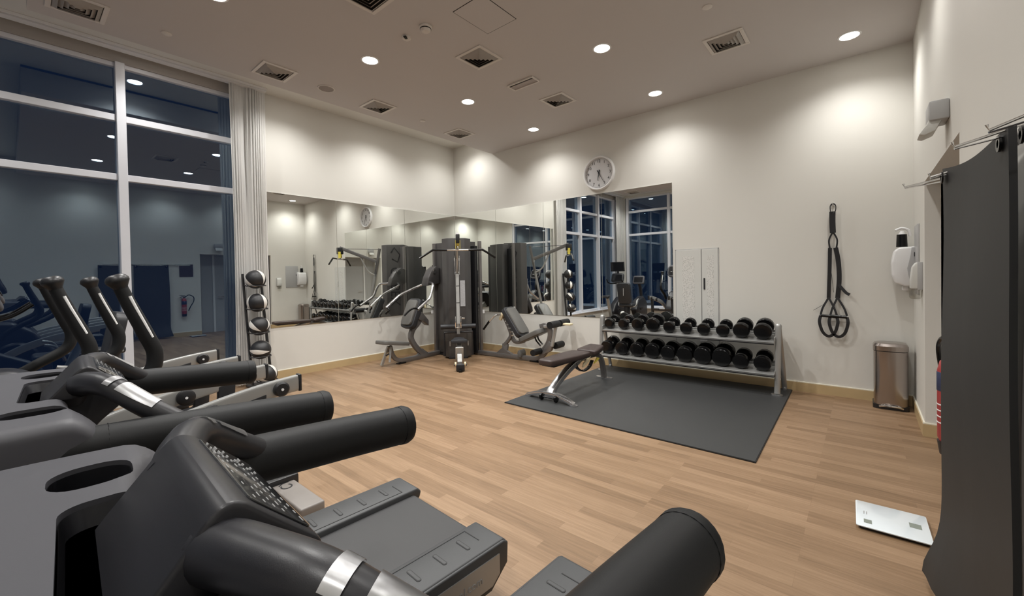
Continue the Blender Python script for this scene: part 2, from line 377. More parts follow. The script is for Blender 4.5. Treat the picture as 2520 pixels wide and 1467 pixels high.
# ------------------------------------------------------------------ ceiling fixtures
def lightlabel(i, y):
    return None
MX = {2.54: 'left', 4.555: 'middle', 6.56: 'right'}
MY = {-0.56: 'nearest the clock wall', -2.04: 'second from the clock wall', -3.52: 'third from the clock wall', -4.95: 'fourth from the clock wall'}
def downlight(x, y, z, label):
    t = thing('recessed_downlight', label, 'ceiling light', (x, y, z), 'recessed ceiling downlights')
    b = BM(); lathe(b, [(0.098, 0), (0.098, -0.004), (0.082, -0.007), (0.078, -0.002), (0.078, 0)], (x, y, z)); obj('trim_ring', b, WHITE, t)
    b = BM(); lathe(b, [(0.0001, -0.004), (0.076, -0.004), (0.076, -0.001), (0.0001, -0.001)], (x, y, z)); obj('lamp', b, LAMP, t)
for x, y in MAIN_LIGHTS: downlight(x, y, ZC, 'glowing downlight in the %s row of the flat ceiling, %s' % (MX[x], MY[y]))
CY = ['nearest the corner', 'second from the corner', 'third from the corner, by the curtain', 'fourth from the corner, above the window', 'last from the corner, above the window']
for i, (x, y) in enumerate(COVE_LIGHTS): downlight(x, y, ZH, 'round downlight up in the left ceiling cove, ' + CY[i])

for (x, y), l in zip(BACK_LIGHTS, ('left', 'middle', 'right')): downlight(x, y, ZH, 'round downlight in the back ceiling cove before the windows, %s one' % l)
def vent(x, y, label, s=0.37):
    t = thing('air_vent', label, 'ceiling vent', (x, y, ZC), 'square ceiling air vents')
    b = BM(); h = s/2; f = 0.035
    for dx, dy, sx, sy in ((0, h-f/2, s, f), (0, -h+f/2, s, f), (h-f/2, 0, f, s-2*f), (-h+f/2, 0, f, s-2*f)):
        bx(b, (x+dx, y+dy, ZC-0.005), (sx, sy, 0.010), bev=0.002, seg=1)
    obj('frame', b, VENT, t, None)
    b = BM(); bx(b, (x, y, ZC-0.002), (s-2*f, s-2*f, 0.003)); obj('cavity', b, DARK, t, None)
    b = BM()
    for k in range(4):                                              # nested sloping blades
        o = h-f-0.004-k*0.033; i = o-0.031
        if i < 0.01: i = 0.0
        za, zb = ZC-0.030, ZC-0.005
        for sgn in range(4):
            a = PI/2*sgn; R = RZ(a)
            p = [R@V(-o, o, 0), R@V(o, o, 0), R@V(i, i, 0), R@V(-i, i, 0)]
            q = [V(x, y, zb)+p[0], V(x, y, zb)+p[1], V(x, y, za)+p[2], V(x, y, za)+p[3]]
            if i < 0.001: b.faces.new([b.verts.new(v) for v in q[:3]])
            else: quad(b, q)
    bmesh.ops.solidify(b, geom=b.faces[:], thickness=0.002)
    obj('louvre', b, VENT, t, None)
VX = {1.51: 'left', 3.47: 'middle', 5.58: 'right'}
for x, y, lab in [(1.51, -4.10, 'square louvred vent in the ceiling, near the curtain top'), (3.46, -2.765, 'square louvred vent in the ceiling, between smoke detector and rectangular recess'),
    (5.58, -1.29, 'square louvred vent in the ceiling, nearest the right wall'), (1.50, -2.76, 'square louvred vent in the ceiling, beside the round flush speaker'),
    (3.48, -1.255, 'square louvred vent in the ceiling, just past the rectangular recess'), (1.515, -1.245, 'square louvred vent in the ceiling, smallest looking one near the corner'),
    (3.47, -4.12, 'square louvred vent at the top edge of the photo, centre'), (1.50, -5.67, 'square louvred vent at the top left of the photo, above the window')]: vent(x, y, lab)
# round flush speaker
t = thing('ceiling_speaker', 'round flush speaker grille in the ceiling near the curtain', 'speaker', (1.53, -3.51, ZC))
b = BM(); lathe(b, [(0.0001, -0.006), (0.088, -0.005), (0.088, 0), (0.0001, 0)], (1.53, -3.51, ZC), seg=32); obj('grille', b, mat('speaker_grille', (0.30, 0.26, 0.24), 0.7), t)
b = BM(); lathe(b, [(0.088, 0), (0.088, -0.010), (0.096, -0.010), (0.100, -0.003), (0.100, 0)], (1.53, -3.51, ZC), seg=32); obj('ring', b, VENT, t)
# rectangular recess fitting
t = thing('rectangular_vent', 'narrow rectangular framed slot fitting in the ceiling centre', 'ceiling vent', (3.445, -1.97, ZC))
b = BM()
for dx, dy, sx, sy in ((0, 0.075, 0.40, 0.02), (0, -0.075, 0.40, 0.02), (0.19, 0, 0.02, 0.13), (-0.19, 0, 0.02, 0.13)): bx(b, (3.445+dx, -1.97+dy, ZC-0.010), (sx, sy, 0.02), bev=0.003, seg=1)
obj('frame', b, VENT, t, None)
b = BM(); bx(b, (3.445, -1.96, ZC-0.012), (0.36, 0.11, 0.006), RX(0.12)); obj('blade', b, mat('shaded_blade', (0.38, 0.33, 0.31), 0.6), t, None)
# smoke detectors, sprinkler caps
t = thing('smoke_detector', 'white domed smoke detector on the ceiling', 'smoke detector', (3.48, -3.51, ZC))
b = BM(); lathe(b, [(0.062, 0), (0.062, -0.012), (0.052, -0.022), (0.05, -0.034), (0.035, -0.050), (0.0001, -0.053)], (3.48, -3.51, ZC), seg=28); obj('housing', b, VENT, t)
b = BM(); lathe(b, [(0.053, -0.024), (0.053, -0.031), (0.049, -0.031), (0.049, -0.024)], (3.48, -3.51, ZC), seg=28); obj('slot_ring', b, DARK, t)
t = thing('ceiling_sensor', 'small sensor with a dark eye on the ceiling beside the smoke detector', 'sensor', (3.195, -3.52, ZC))
b = BM(); lathe(b, [(0.045, 0), (0.042, -0.014), (0.03, -0.022), (0.0001, -0.024)], (3.195, -3.52, ZC)); obj('housing', b, VENT, t)
b = BM(); bx(b, (3.215, -3.545, ZC-0.018), (0.03, 0.05, 0.012), RZ(0.5), bev=0.004); obj('lens', b, DARK, t)
for x, y, lab in ((1.553, -5.08, 'small flat sprinkler cover in the ceiling above the tall window'), (1.53, -2.015, 'small flat sprinkler cover in the ceiling toward the corner'), (5.594, -2.03, 'small flat sprinkler cover in the ceiling at the top edge, right')):
    b = BM(); lathe(b, [(0.042, 0), (0.042, -0.006), (0.036, -0.010), (0.0001, -0.010)], (x, y, ZC)); tag(obj('sprinkler_cover', b, VENT), lab, 'sprinkler', 'ceiling sprinkler covers')
# access hatch
t = thing('access_hatch', 'square access hatch outline in the ceiling at the top edge', 'hatch', (4.02, -3.26, ZC))
b = BM(); bx(b, (4.02, -3.26, ZC-0.0015), (0.355, 0.45, 0.003)); obj('panel', b, CEIL, t, None)
b = BM()
for dx, dy, sx, sy in ((0, 0.228, 0.362, 0.005), (0, -0.228, 0.362, 0.005), (0.180, 0, 0.005, 0.456), (-0.180, 0, 0.005, 0.456)): bx(b, (4.02+dx, -3.26+dy, ZC-0.001), (sx, sy, 0.002))
obj('gap', b, DARK, t, None)

# ------------------------------------------------------------------ curtains
def curtain(y0, y1, x, amp, n, label, z0=0.03, z1=4.12, gap=None):
    b = BM(); N = n*10; rows = 14; g = []
    for j in range(rows+1):
        zz = z0+(z1-z0)*j/rows; f = j/rows; ring = []
        for i in range(N+1):
            u = i/N; ph = 2*PI*n*u
            pin = 1.0-(0.06*math.sin(PI*f))
            yy = (y0+y1)/2+(y1-y0)*(u-0.5)*pin+0.006*math.sin(ph*2+f*2)
            xx = x+amp*math.sin(ph+1.5*math.sin(7*u)+0.5*math.sin(f*3))*(0.6+0.5*math.sin(9.1*u+f*2))+0.02*math.sin(11*u+1)
            if gap: xx -= 0.05*math.exp(-((u-gap-0.08*(1-f))/0.05)**2)*max(0, 1-abs(f-0.75)*3.5)
            ring.append(b.verts.new((xx, yy, zz)))
        g.append(ring)
    for j in range(rows):
        for i in range(N): b.faces.new((g[j][i], g[j][i+1], g[j+1][i+1], g[j+1][i]))
    bmesh.ops.solidify(b, geom=b.faces[:], thickness=0.003)
    o = obj('curtain', b, CURT, None, 60); return tag(o, label, 'curtain', 'gathered white window curtains')
curtain(-4.16, -3.705, 0.13, 0.013, 13, 'full-height white curtain gathered between the tall window and left mirror', gap=0.42)
curtain(-7.86, -7.35, 0.15, 0.015, 13, 'white curtain gathered in the back corner, seen in the mirror')

# ------------------------------------------------------------------ wall clock
cx, cz, R = 3.425, 3.068, 0.272
t = thing('wall_clock', 'round white wall clock showing about six twenty-five', 'clock', (cx, 0, cz))
b = BM(); lathe(b, [(R-0.03, 0.0), (R, 0.0), (R, 0.035), (R-0.012, 0.050), (R-0.028, 0.046), (R-0.034, 0.022), (R-0.034, 0.0)], (cx, 0, cz), (0, -1, 0), 48); obj('rim', b, WHITE, t)
b = BM(); lathe(b, [(0.0001, 0.004), (R-0.03, 0.004), (R-0.03, 0.018), (0.0001, 0.018)], (cx, 0, cz), (0, -1, 0), 48); fc = obj('dial', b, mat('dial_white', (0.62, 0.62, 0.63), 0.4), t)
for h in range(1, 13):
    a = PI/2-h*PI/6; rr = R*0.70
    text('numeral', str(h), 0.062, frame4((cx+rr*math.cos(a), -0.0195, cz+rr*math.sin(a)), (1, 0, 0), (0, 0, 1)), INK, fc)
bm = BM()
for k in range(60):
    a = k*PI/30; L = 0.012 if k % 5 else 0.022
    bx(bm, (cx+(R-0.047)*math.cos(a), -0.019, cz+(R-0.047)*math.sin(a)), (L, 0.001, 0.003), RY(-a))
obj('minute_track', bm, INK, fc, None)
def hand(name, ang, L, wd, y):
    b = BM(); a = PI/2-math.radians(ang); d = V(math.cos(a), 0, math.sin(a)); p = V(cx, y, cz)
    prism(b, [(-wd*1.6, -0.055), (wd*1.6, -0.055), (wd, 0), (wd*0.5, L), (-wd*0.5, L), (-wd, 0)], 0.002, p, d.cross(V(0, 1, 0)), d)
    obj(name, b, INK, t, None)
hand('hour_hand', 192.5, 0.115, 0.007, -0.026); hand('minute_hand', 150, 0.175, 0.005, -0.030)
b = BM(); cyl(b, (cx, -0.018, cz), (cx, -0.034, cz), 0.011); obj('hub', b, INK, t)

# ------------------------------------------------------------------ flush cupboard doors on the clock wall
t = thing('wall_cupboard', 'white flush double doors with printed grilles on the wall behind the dumbbells', 'cupboard', (4.89, 0, 0.45))
z0, z1 = 0.45, 1.772
b = BM()
for a0, a1, c0, c1 in ((4.603, 4.612, z0, z1+0.01), (5.166, 5.175, z0, z1+0.01), (4.603, 5.175, z1, z1+0.01)): bx(b, ((a0+a1)/2, -0.004, (c0+c1)/2), (a1-a0, 0.008, c1-c0))
obj('frame', b, GREYP, t, None)
b = BM(); bx(b, (4.955, -0.0015, (z0+z1)/2), (0.010, 0.002, z1-z0)); obj('gap', b, INKG, t, None)
for (a0, a1, p0, p1) in ((4.613, 4.950, 4.70, 4.862), (4.960, 5.164, 5.025, 5.11)):
    b = BM(); bx(b, ((a0+a1)/2, -0.006, (z0+z1)/2), (a1-a0, 0.012, z1-z0), bev=0.002, seg=1); dr = obj('door', b, LGREY, t, None)
    b = BM(); bx(b, ((p0+p1)/2, -0.0125, (z0+0.08+z1-0.09)/2), (p1-p0, 0.001, z1-z0-0.17)); obj('printed_grille', b, PERF, dr, None)
    if a0 > 4.9:
        b = BM(); bx(b, (4.992, -0.016, 1.30), (0.020, 0.008, 0.155), bev=0.003); obj('handle', b, INK, dr, None)
        b = BM(); bx(b, (4.992, -0.021, 1.235), (0.010, 0.004, 0.02)); obj('lock', b, CHROME, dr, None)
b = BM(); bx(b, (4.975, -0.012, 0.525), (0.09, 0.024, 0.07), bev=0.006); tag(obj('wall_socket', b, WHITE), 'white wall socket low on the clock wall, behind the dumbbell rack', 'socket')

# ------------------------------------------------------------------ suspension straps
hx = 6.395
t = thing('suspension_straps', 'black suspension training straps hanging from a small wall hook', 'straps', (hx, 0, 2.2))
b = BM(); lathe(b, [(0.0001, 0.012), (0.018, 0.012), (0.018, 0), (0.0001, 0)], (hx, 0, 2.205), (0, -1, 0)); tube(b, smooth([(hx, -0.01, 2.205), (hx, -0.05, 2.195), (hx, -0.055, 2.215), (hx, -0.045, 2.228)]), 0.005, 8); obj('hook', b, CHROME, t)
b = BM(); tube(b, smooth([(hx-0.022, -0.05, 2.13), (hx-0.024, -0.05, 2.19), (hx, -0.05, 2.216), (hx+0.024, -0.05, 2.19), (hx+0.022, -0.05, 2.13), (hx, -0.05, 2.10)], 6, True), 0.005, 8, closed=True); obj('carabiner', b, BLACKM, t)
def strap(bm, pts, wd=0.036, th=0.004):
    tube(bm, smooth(pts, 5), 1.0, 4, sx=wd*0.72, sy=th, updir=(0, 1, 0))
b = BM(); strap(b, [(hx-0.005, -0.045, 2.125), (hx-0.006, -0.045, 2.0), (hx-0.002, -0.045, 1.88)], 0.055, 0.010); obj('anchor_strap', b, BLACK, t)
b = BM(); strap(b, [(hx-0.004, -0.04, 1.89), (hx-0.038, -0.04, 1.80), (hx-0.030, -0.04, 1.70)], 0.016); strap(b, [(hx, -0.04, 1.89), (hx+0.036, -0.04, 1.80), (hx+0.028, -0.04, 1.70)], 0.016); obj('loop', b, BLACK, t)
b = BM(); strap(b, [(hx-0.030, -0.035, 1.71), (hx-0.034, -0.03, 1.5), (hx-0.040, -0.03, 1.3), (hx-0.045, -0.03, 1.13)], 0.036); obj('strap', b, BLACK, t)
b = BM(); strap(b, [(hx+0.022, -0.035, 1.71), (hx+0.045, -0.03, 1.55), (hx+0.052, -0.03, 1.35), (hx+0.036, -0.03, 1.13)], 0.044); obj('strap', b, BLACK, t)
b = BM(); strap(b, [(hx+0.045, -0.035, 1.29), (hx+0.11, -0.05, 1.20), (hx+0.145, -0.06, 1.175)], 0.030); obj('buckle_tail', b, BLACK, t)
for sx in (-0.075, 0.075):
    b = BM(); c = hx+0.0+sx*0.6; k = hx-0.045 if sx < 0 else hx+0.035
    strap(b, [(k, -0.03, 1.14), (c-0.055, -0.05, 1.02), (c-0.075, -0.06, 0.935)], 0.020); strap(b, [(k, -0.03, 1.14), (c+0.05, -0.05, 1.02), (c+0.075, -0.06, 0.935)], 0.020)
    obj('handle_web', b, BLACK, t)
    b = BM(); cyl(b, (c-0.075, -0.06, 0.93), (c+0.075, -0.06, 0.92), 0.017); obj('handle_grip', b, RUB, t)
    b = BM(); strap(b, [(c-0.075, -0.06, 0.93), (c-0.085, -0.07, 0.85), (c-0.055, -0.07, 0.74), (c, -0.07, 0.695), (c+0.055, -0.07, 0.74), (c+0.083, -0.07, 0.85), (c+0.075, -0.06, 0.92)], 0.030); obj('foot_cradle', b, BLACK, t)
b = BM(); tube(b, [(hx-0.09, -0.03, 1.06), (hx-0.19, -0.02, 0.985)], 0.002, 6); tube(b, [(hx-0.02, -0.03, 1.43), (hx+0.0, -0.02, 1.20)], 0.002, 6); obj('thin_cord', b, BLACK, t)

# ------------------------------------------------------------------ pedal bin
bcx, bcy = 6.872, -0.175
t = thing('pedal_bin', 'tall brushed steel pedal bin standing in the right corner', 'bin', (bcx, bcy, 0))
def loft(bm, secs):
    rings = [[bm.verts.new(Vector(p)) for p in s] for s in secs]; n = len(rings[0])
    for a, b_ in zip(rings, rings[1:]):
        for k in range(n): bm.faces.new((a[k], a[(k+1) % n], b_[(k+1) % n], b_[k]))
    bm.faces.new(list(reversed(rings[0]))); bm.faces.new(rings[-1])
def sec(w_, d_, r_, z, cx_=bcx, cy_=bcy, bow=0.0):
    out = []
    for p in rrect(w_, d_, r_, 6):
        y = p[1]
        if y < 0: y -= bow*max(0, 1-(p[0]/(w_/2))**2)
        out.append((cx_+p[0], cy_+y, z))
    return out
b = BM(); loft(b, [sec(0.285, 0.25, 0.04, 0.0), sec(0.285, 0.25, 0.04, 0.045)]); obj('base', b, BLACK, t)
b = BM(); loft(b, [sec(0.27, 0.235, 0.05, z, bow=0.03) for z in (0.045, 0.25, 0.45, 0.60)]); obj('body', b, STEEL, t)
b = BM(); loft(b, [sec(0.278, 0.245, 0.05, 0.608, bow=0.03), sec(0.278, 0.245, 0.05, 0.655, bow=0.03), sec(0.25, 0.215, 0.05, 0.68, bow=0.02), sec(0.19, 0.15, 0.05, 0.688, bow=0.01)]); obj('lid', b, STEEL, t)
b = BM(); tube(b, smooth([(bcx-0.09, bcy-0.14, 0.03), (bcx-0.05, bcy-0.165, 0.045), (bcx+0.05, bcy-0.165, 0.045), (bcx+0.09, bcy-0.14, 0.03)]), 0.010, 10); obj('pedal', b, CHROME, t)

# ------------------------------------------------------------------ dispensers and panel on the right wall
t = thing('electrical_panel', 'light grey flush metal cover plate on the right wall', 'electrical panel', (LB, -0.43, 1.55))
b = BM(); bx(b, (LB-0.006, -0.43, 1.545), (0.012, 0.37, 0.67), bev=0.003); obj('cover', b, GREYP, t)
b = BM(); bx(b, (LB-0.014, -0.30, 1.60), (0.006, 0.025, 0.04)); obj('latch', b, INK, t)
t = thing('towel_dispenser', 'large white paper towel dispenser on the right wall, near the corner', 'dispenser', (LB, -0.16, 1.5))
P = [(-0.0, 1.68), (-0.13, 1.675), (-0.165, 1.64), (-0.185, 1.52), (-0.18, 1.39), (-0.155, 1.31), (-0.08, 1.275), (0.0, 1.28)]
b = BM(); prism(b, P, 0.24, (LB, -0.17, 0), (1, 0, 0), (0, 0, 1), bev=0.02, seg=3); obj('body', b, WHITE, t)
b = BM(); prism(b, [(0.0, 1.675), (-0.035, 1.67), (-0.042, 1.60), (-0.068, 1.46), (-0.05, 1.33), (0, 1.29)], 0.252, (LB, -0.17, 0), (1, 0, 0), (0, 0, 1), bev=0.006); obj('side_panel', b, GREYP, t)
b = BM(); bx(b, (LB-0.075, -0.17, 1.255), (0.05, 0.10, 0.045), bev=0.01); obj('outlet', b, WHITE, t)
t = thing('spray_bottle', 'black bottle with white trigger top, on top of the white towel dispenser', 'bottle', (LB-0.10, -0.17, 1.68))
b = BM(); cyl(b, (LB-0.10, -0.17, 1.682), (LB-0.10, -0.17, 1.81), 0.045, 0.040); obj('body', b, RUB, t)
b = BM(); cyl(b, (LB-0.10, -0.17, 1.81), (LB-0.10, -0.17, 1.845), 0.03, 0.016); tube(b, smooth([(LB-0.15, -0.18, 1.855), (LB-0.10, -0.17, 1.875), (LB-0.05, -0.17, 1.85), (LB-0.035, -0.17, 1.79)]), 0.013, 10); obj('trigger_top', b, WHITE, t)
t = thing('soap_dispenser', 'small pale grey soap dispenser with clear drip cup, nearest the door recess', 'dispenser', (LB, -0.82, 1.4))
b = BM(); prism(b, [(0, 1.515), (-0.045, 1.51), (-0.068, 1.47), (-0.080, 1.36), (-0.080, 1.275), (0, 1.275)], 0.13, (LB, -0.82, 0), (1, 0, 0), (0, 0, 1), bev=0.010); obj('cover', b, LGREY, t)
b = BM(); bx(b, (LB-0.018, -0.82, 1.39), (0.036, 0.136, 0.25), bev=0.004); obj('back_plate', b, GREYP, t)
b = BM(); bx(b, (LB-0.045, -0.82, 1.225), (0.08, 0.10, 0.09), bev=0.02); obj('drip_cup', b, CLEAR, t)
t = thing('emergency_light', 'grey twin-lens emergency light high on the right wall', 'emergency light', (LB, -2.2, 2.45))
ey = -2.33
b = BM(); bx(b, (LB-0.045, ey, 2.43), (0.09, 0.20, 0.12), bev=0.010); obj('case', b, GREYP, t)
b = BM(); prism(b, [(-0.08, 2.42), (-0.095, 2.36), (-0.135, 2.30), (-0.11, 2.29), (-0.06, 2.31), (-0.03, 2.375)], 0.16, (LB, ey, 0), (1, 0, 0), (0, 0, 1), bev=0.006); obj('lens', b, LGREY, t)

# ------------------------------------------------------------------ fire extinguisher
ex, eyy = 6.994, -3.14
t = thing('fire_extinguisher', 'red fire extinguisher with dark label band, half hidden by the black mats', 'fire extinguisher', (ex, eyy, 0.6))
b = BM(); lathe(b, [(0.0001, 0.02), (0.045, 0.02), (0.056, 0.05), (0.056, 0.38), (0.046, 0.425), (0.02, 0.45), (0.0001, 0.45)], (ex, eyy, 0.57), seg=28); cy = obj('cylinder', b, RED, t)
b = BM(); lathe(b, [(0.0562, 0.28), (0.0575, 0.282), (0.0575, 0.372), (0.0562, 0.374)], (ex, eyy, 0.57), seg=28); obj('label_band', b, LBLUE, cy)
for zz in (0.885, 0.78, 0.75, 0.72, 0.69):
    b = BM(); lathe(b, [(0.0566, 0), (0.0570, 0.001), (0.0570, 0.005 if zz < 0.8 else 0.03), (0.0566, 0.006 if zz < 0.8 else 0.031)], (ex, eyy, zz), seg=28); obj('printed_line', b, WHITE, cy)
b = BM(); cyl(b, (ex, eyy, 0.535), (ex, eyy, 0.60), 0.048, 0.057); obj('foot_ring', b, BLACK, t)
b = BM(); cyl(b, (ex, eyy, 1.0), (ex, eyy, 1.05), 0.02); bx(b, (ex, eyy-0.03, 1.06), (0.02, 0.12, 0.014), RX(0.2)); bx(b, (ex, eyy-0.03, 1.09), (0.02, 0.13, 0.012), RX(-0.15)); obj('handle', b, BLACKM, t)
b = BM(); tube(b, smooth([(ex, eyy+0.02, 1.04), (ex-0.02, eyy+0.10, 1.10), (ex-0.03, eyy+0.20, 1.04), (ex-0.02, eyy+0.20, 0.92), (ex-0.01, eyy+0.14, 0.8), (ex-0.01, eyy+0.09, 0.68)]), 0.011, 10); obj('hose', b, RUB, t)
b = BM(); bx(b, (LB-0.005, eyy, 0.9), (0.010, 0.05, 0.2)); obj('wall_bracket', b, BLACKM, t)
b = BM(); bx(b, (LB-0.004, -3.06, 1.75), (0.008, 0.30, 0.33)); tag(obj('notice_board', b, mat('dark_notice', (0.05, 0.03, 0.03), 0.5)), 'dark square notice on the right wall above the extinguisher', 'sign')

# ------------------------------------------------------------------ exercise mats hanging on a wall rack
t = thing('mat_rack', 'chrome wire wall rack with long prongs holding exercise mats', 'rack', (LB, -3.8, 1.86))
b = BM(); bx(b, (LB-0.006, -3.82, 1.90), (0.012, 1.7, 0.04)); obj('rail', b, CHROME, t)
for y0, tipx in ((-3.28, 6.815), (-3.50, 6.885), (-4.09, 6.89), (-4.26, 6.94)):
    b = BM()
    tube(b, [(LB-0.01, y0-0.008, 1.90), (tipx, y0-0.012, 1.855), (tipx-0.005, y0-0.012, 1.872)], 0.0045, 8)
    tube(b, [(LB-0.01, y0+0.02, 1.88), (tipx, y0-0.006, 1.850)], 0.0035, 8); obj('prong', b, CHROME, t)
def hang_mat(y0, y1, x, x0, top, bot, th, label, curl=0.06, sag=0.03):
    bm = BM(); nu, nv = 16, 34; F = []; Bk = []
    for j in range(nv+1):
        f = j/nv; z = bot+(top-bot)*f
        ra, rb = [], []
        for i in range(nu+1):
            u = i/nu; y = y0+(y1-y0)*u
            zz = z-(sag*math.sin(PI*u)**1.0)*(max(0, f-0.75)*4)**2
            xx = x0+(x-x0)*u+0.004*math.sin(4*u+5*f)+0.003*math.sin(9*f)
            xx -= curl*math.exp(-(f/0.10)**2)*u
            yy = y+(0.025*math.sin(PI*min(1, f*1.0))*(1 if u > 0.5 else -0.3))*0.6+(0.05*math.exp(-(f/0.07)**2) if u > 0.9 else 0)
            ra.append(bm.verts.new((xx, yy, zz))); rb.append(bm.verts.new((xx+th, yy, zz)))
        F.append(ra); Bk.append(rb)
    for j in range(nv):
        for i in range(nu):
            bm.faces.new((F[j][i], F[j][i+1], F[j+1][i+1], F[j+1][i])); bm.faces.new((Bk[j][i+1], Bk[j][i], Bk[j+1][i], Bk[j+1][i+1]))
        bm.faces.new((F[j][0], F[j+1][0], Bk[j+1][0], Bk[j][0])); bm.faces.new((F[j+1][nu], F[j][nu], Bk[j][nu], Bk[j+1][nu]))
    for i in range(nu):
        bm.faces.new((F[0][i+1], F[0][i], Bk[0][i], Bk[0][i+1])); bm.faces.new((F[nv][i], F[nv][i+1], Bk[nv][i+1], Bk[nv][i]))
    r = thing('exercise_mat', label, 'exercise mat', (x, (y0+y1)/2, bot), 'exercise mats on the wall rack')
    obj('foam_sheet', bm, YMAT, r, 50)
    for yy in (y0+0.045, y1-0.045):
        e = BM(); c = (x0+(x-x0)*(yy-y0)/(y1-y0)-0.006, yy, top-0.045)
        lathe(e, [(0.013, 0), (0.026, 0), (0.026, 0.006), (0.013, 0.006), (0.013, 0)], c, (-1, 0, 0), 20); obj('eyelet', e, RUB, r)
    return r
hang_mat(-4.12, -3.455, 6.925, 7.005, 1.895, 0.05, 0.018, 'charcoal exercise mat on the wall rack, the front one, closest to the extinguisher')
hang_mat(-4.76, -4.17, 7.025, 6.96, 1.885, 0.05, 0.02, 'black exercise mat at the right edge of the photo, nearest the camera', sag=0.01)

# ------------------------------------------------------------------ bathroom scale
t = thing('weighing_scale', 'flat white glass weighing scale lying on the wood floor', 'scale', (6.77, -2.9, 0), None)
b = BM(); bx(b, (6.775, -2.905, 0.009), (0.285, 0.30, 0.016), RZ(0.02), bev=0.004); obj('base', b, BLACK, t)
b = BM(); prism(b, rrect(0.315, 0.325, 0.012), 0.006, (6.775, -2.905, 0.0205), (1, 0.02, 0), (-0.02, 1, 0), bev=0.0015); obj('glass_plate', b, SCALE, t)
b = BM(); bx(b, (6.875, -2.90, 0.0240), (0.05, 0.055, 0.001), RZ(0.02)); obj('display', b, LCD, t)
b = BM(); bx(b, (6.672, -3.00, 0.0240), (0.035, 0.045, 0.001), RZ(0.02)); obj('sensor_patch', b, LCD, t)
for k in range(2):
    b = BM(); bx(b, (6.655+0.012*k, -2.895, 0.0240), (0.004, 0.035, 0.001)); obj('printed_mark', b, INKG, t)

# ------------------------------------------------------------------ rubber floor mat
t = thing('rubber_floor_mat', 'large dark rubber mat on the floor under the bench and dumbbell rack', 'floor mat', (4.75, -1.2, 0))
b = BM(); mp = [(3.50, -2.485), (6.02, -2.495), (5.985, -0.03), (3.52, -0.05)]
prism(b, mp, 0.008, (0, 0, 0.008), (1, 0, 0), (0, 1, 0)); obj('sheet', b, MATR, t, None)
b = BM(); mp2 = [(3.494, -2.491), (6.026, -2.501), (5.991, -0.026), (3.514, -0.046)]
prism(b, mp2, 0.008, (0, 0, 0.0045), (1, 0, 0), (0, 1, 0)); obj('border', b, MATE, t, None)

# ------------------------------------------------------------------ dumbbell rack
t = thing('dumbbell_rack', 'silver two-tier dumbbell rack standing on the rubber mat against the wall', 'dumbbell rack', (4.76, -0.25, 0.012))
ZM = 0.0125
for x, s in ((5.895, 1), (3.625, -1)):
    b = BM(); tube(b, smooth([(x-0.01*s, -0.415, ZM+0.02), (x-0.002*s, -0.40, 0.4), (x, -0.375, 0.78), (x, -0.355, 0.822), (x, -0.325, 0.80)]), 0.024, 14, sx=0.8, sy=1.3); obj('front_post', b, SILV, t)
    b = BM(); tube(b, [(x, -0.335, 0.80), (x+0.015*s, -0.19, 0.35), (x+0.02*s, -0.075, ZM+0.02)], 0.022, 12, sx=0.7, sy=1.3); obj('rear_post', b, SILV, t)
    b = BM(); loft(b, [[(x-0.012*s+p[0], -0.425+p[1], z) for p in rrect(0.12, 0.07, 0.034)] for z in (ZM, ZM+0.016)])
    loft(b, [[(x+0.02*s+p[0], -0.075+p[1], z) for p in rrect(0.06, 0.06, 0.028)] for z in (ZM, ZM+0.016)]); obj('foot', b, CHROMED, t)
    for zc in (0.665, 0.275):
        b = BM(); prism(b, [(-0.43, zc-0.035), (-0.10, zc+0.05), (-0.10, zc+0.085), (-0.43, zc+0.02)], 0.012, (x-0.03*s, 0, 0), (0, 1, 0), (0, 0, 1), bev=0.003); obj('tray_bracket', b, SILV, t)
def tray(y0, z0, y1, z1):
    b = BM(); d = V(0, y1-y0, z1-z0); L = d.length; a = math.atan2(z1-z0, y1-y0); R = RX(a); c = V(4.76, (y0+y1)/2, (z0+z1)/2)
    bx(b, c, (2.20, L, 0.006), R)
    bx(b, V(4.76, y0, z0)+R@V(0, 0.004, -0.006), (2.20, 0.008, 0.028), R, bev=0.002); bx(b, V(4.76, y1, z1)+R@V(0, -0.004, 0.02), (2.20, 0.008, 0.05), R, bev=0.002)
    obj('tray', b, SILV, t, None)
    b = BM(); bx(b, V(4.76, y0, z0)+R@V(0, -0.002, -0.016), (2.20, 0.006, 0.012), R); obj('tray_edge', b, BLACKM, t, None)
    b = BM()
    for f in (0.44, 0.66): bx(b, V(4.76, y0, z0)+d*f+R@V(0, 0, 0.028), (2.18, 0.016, 0.05), R, bev=0.003)
    obj('saddle_strip', b, SILV, t, None)
tray(-0.44, 0.620, -0.11, 0.695); tray(-0.47, 0.248, -0.13, 0.323)
b = BM(); cyl(b, (3.63, -0.13, 0.18), (5.89, -0.13, 0.18), 0.022); obj('cross_bar', b, SILV, t)

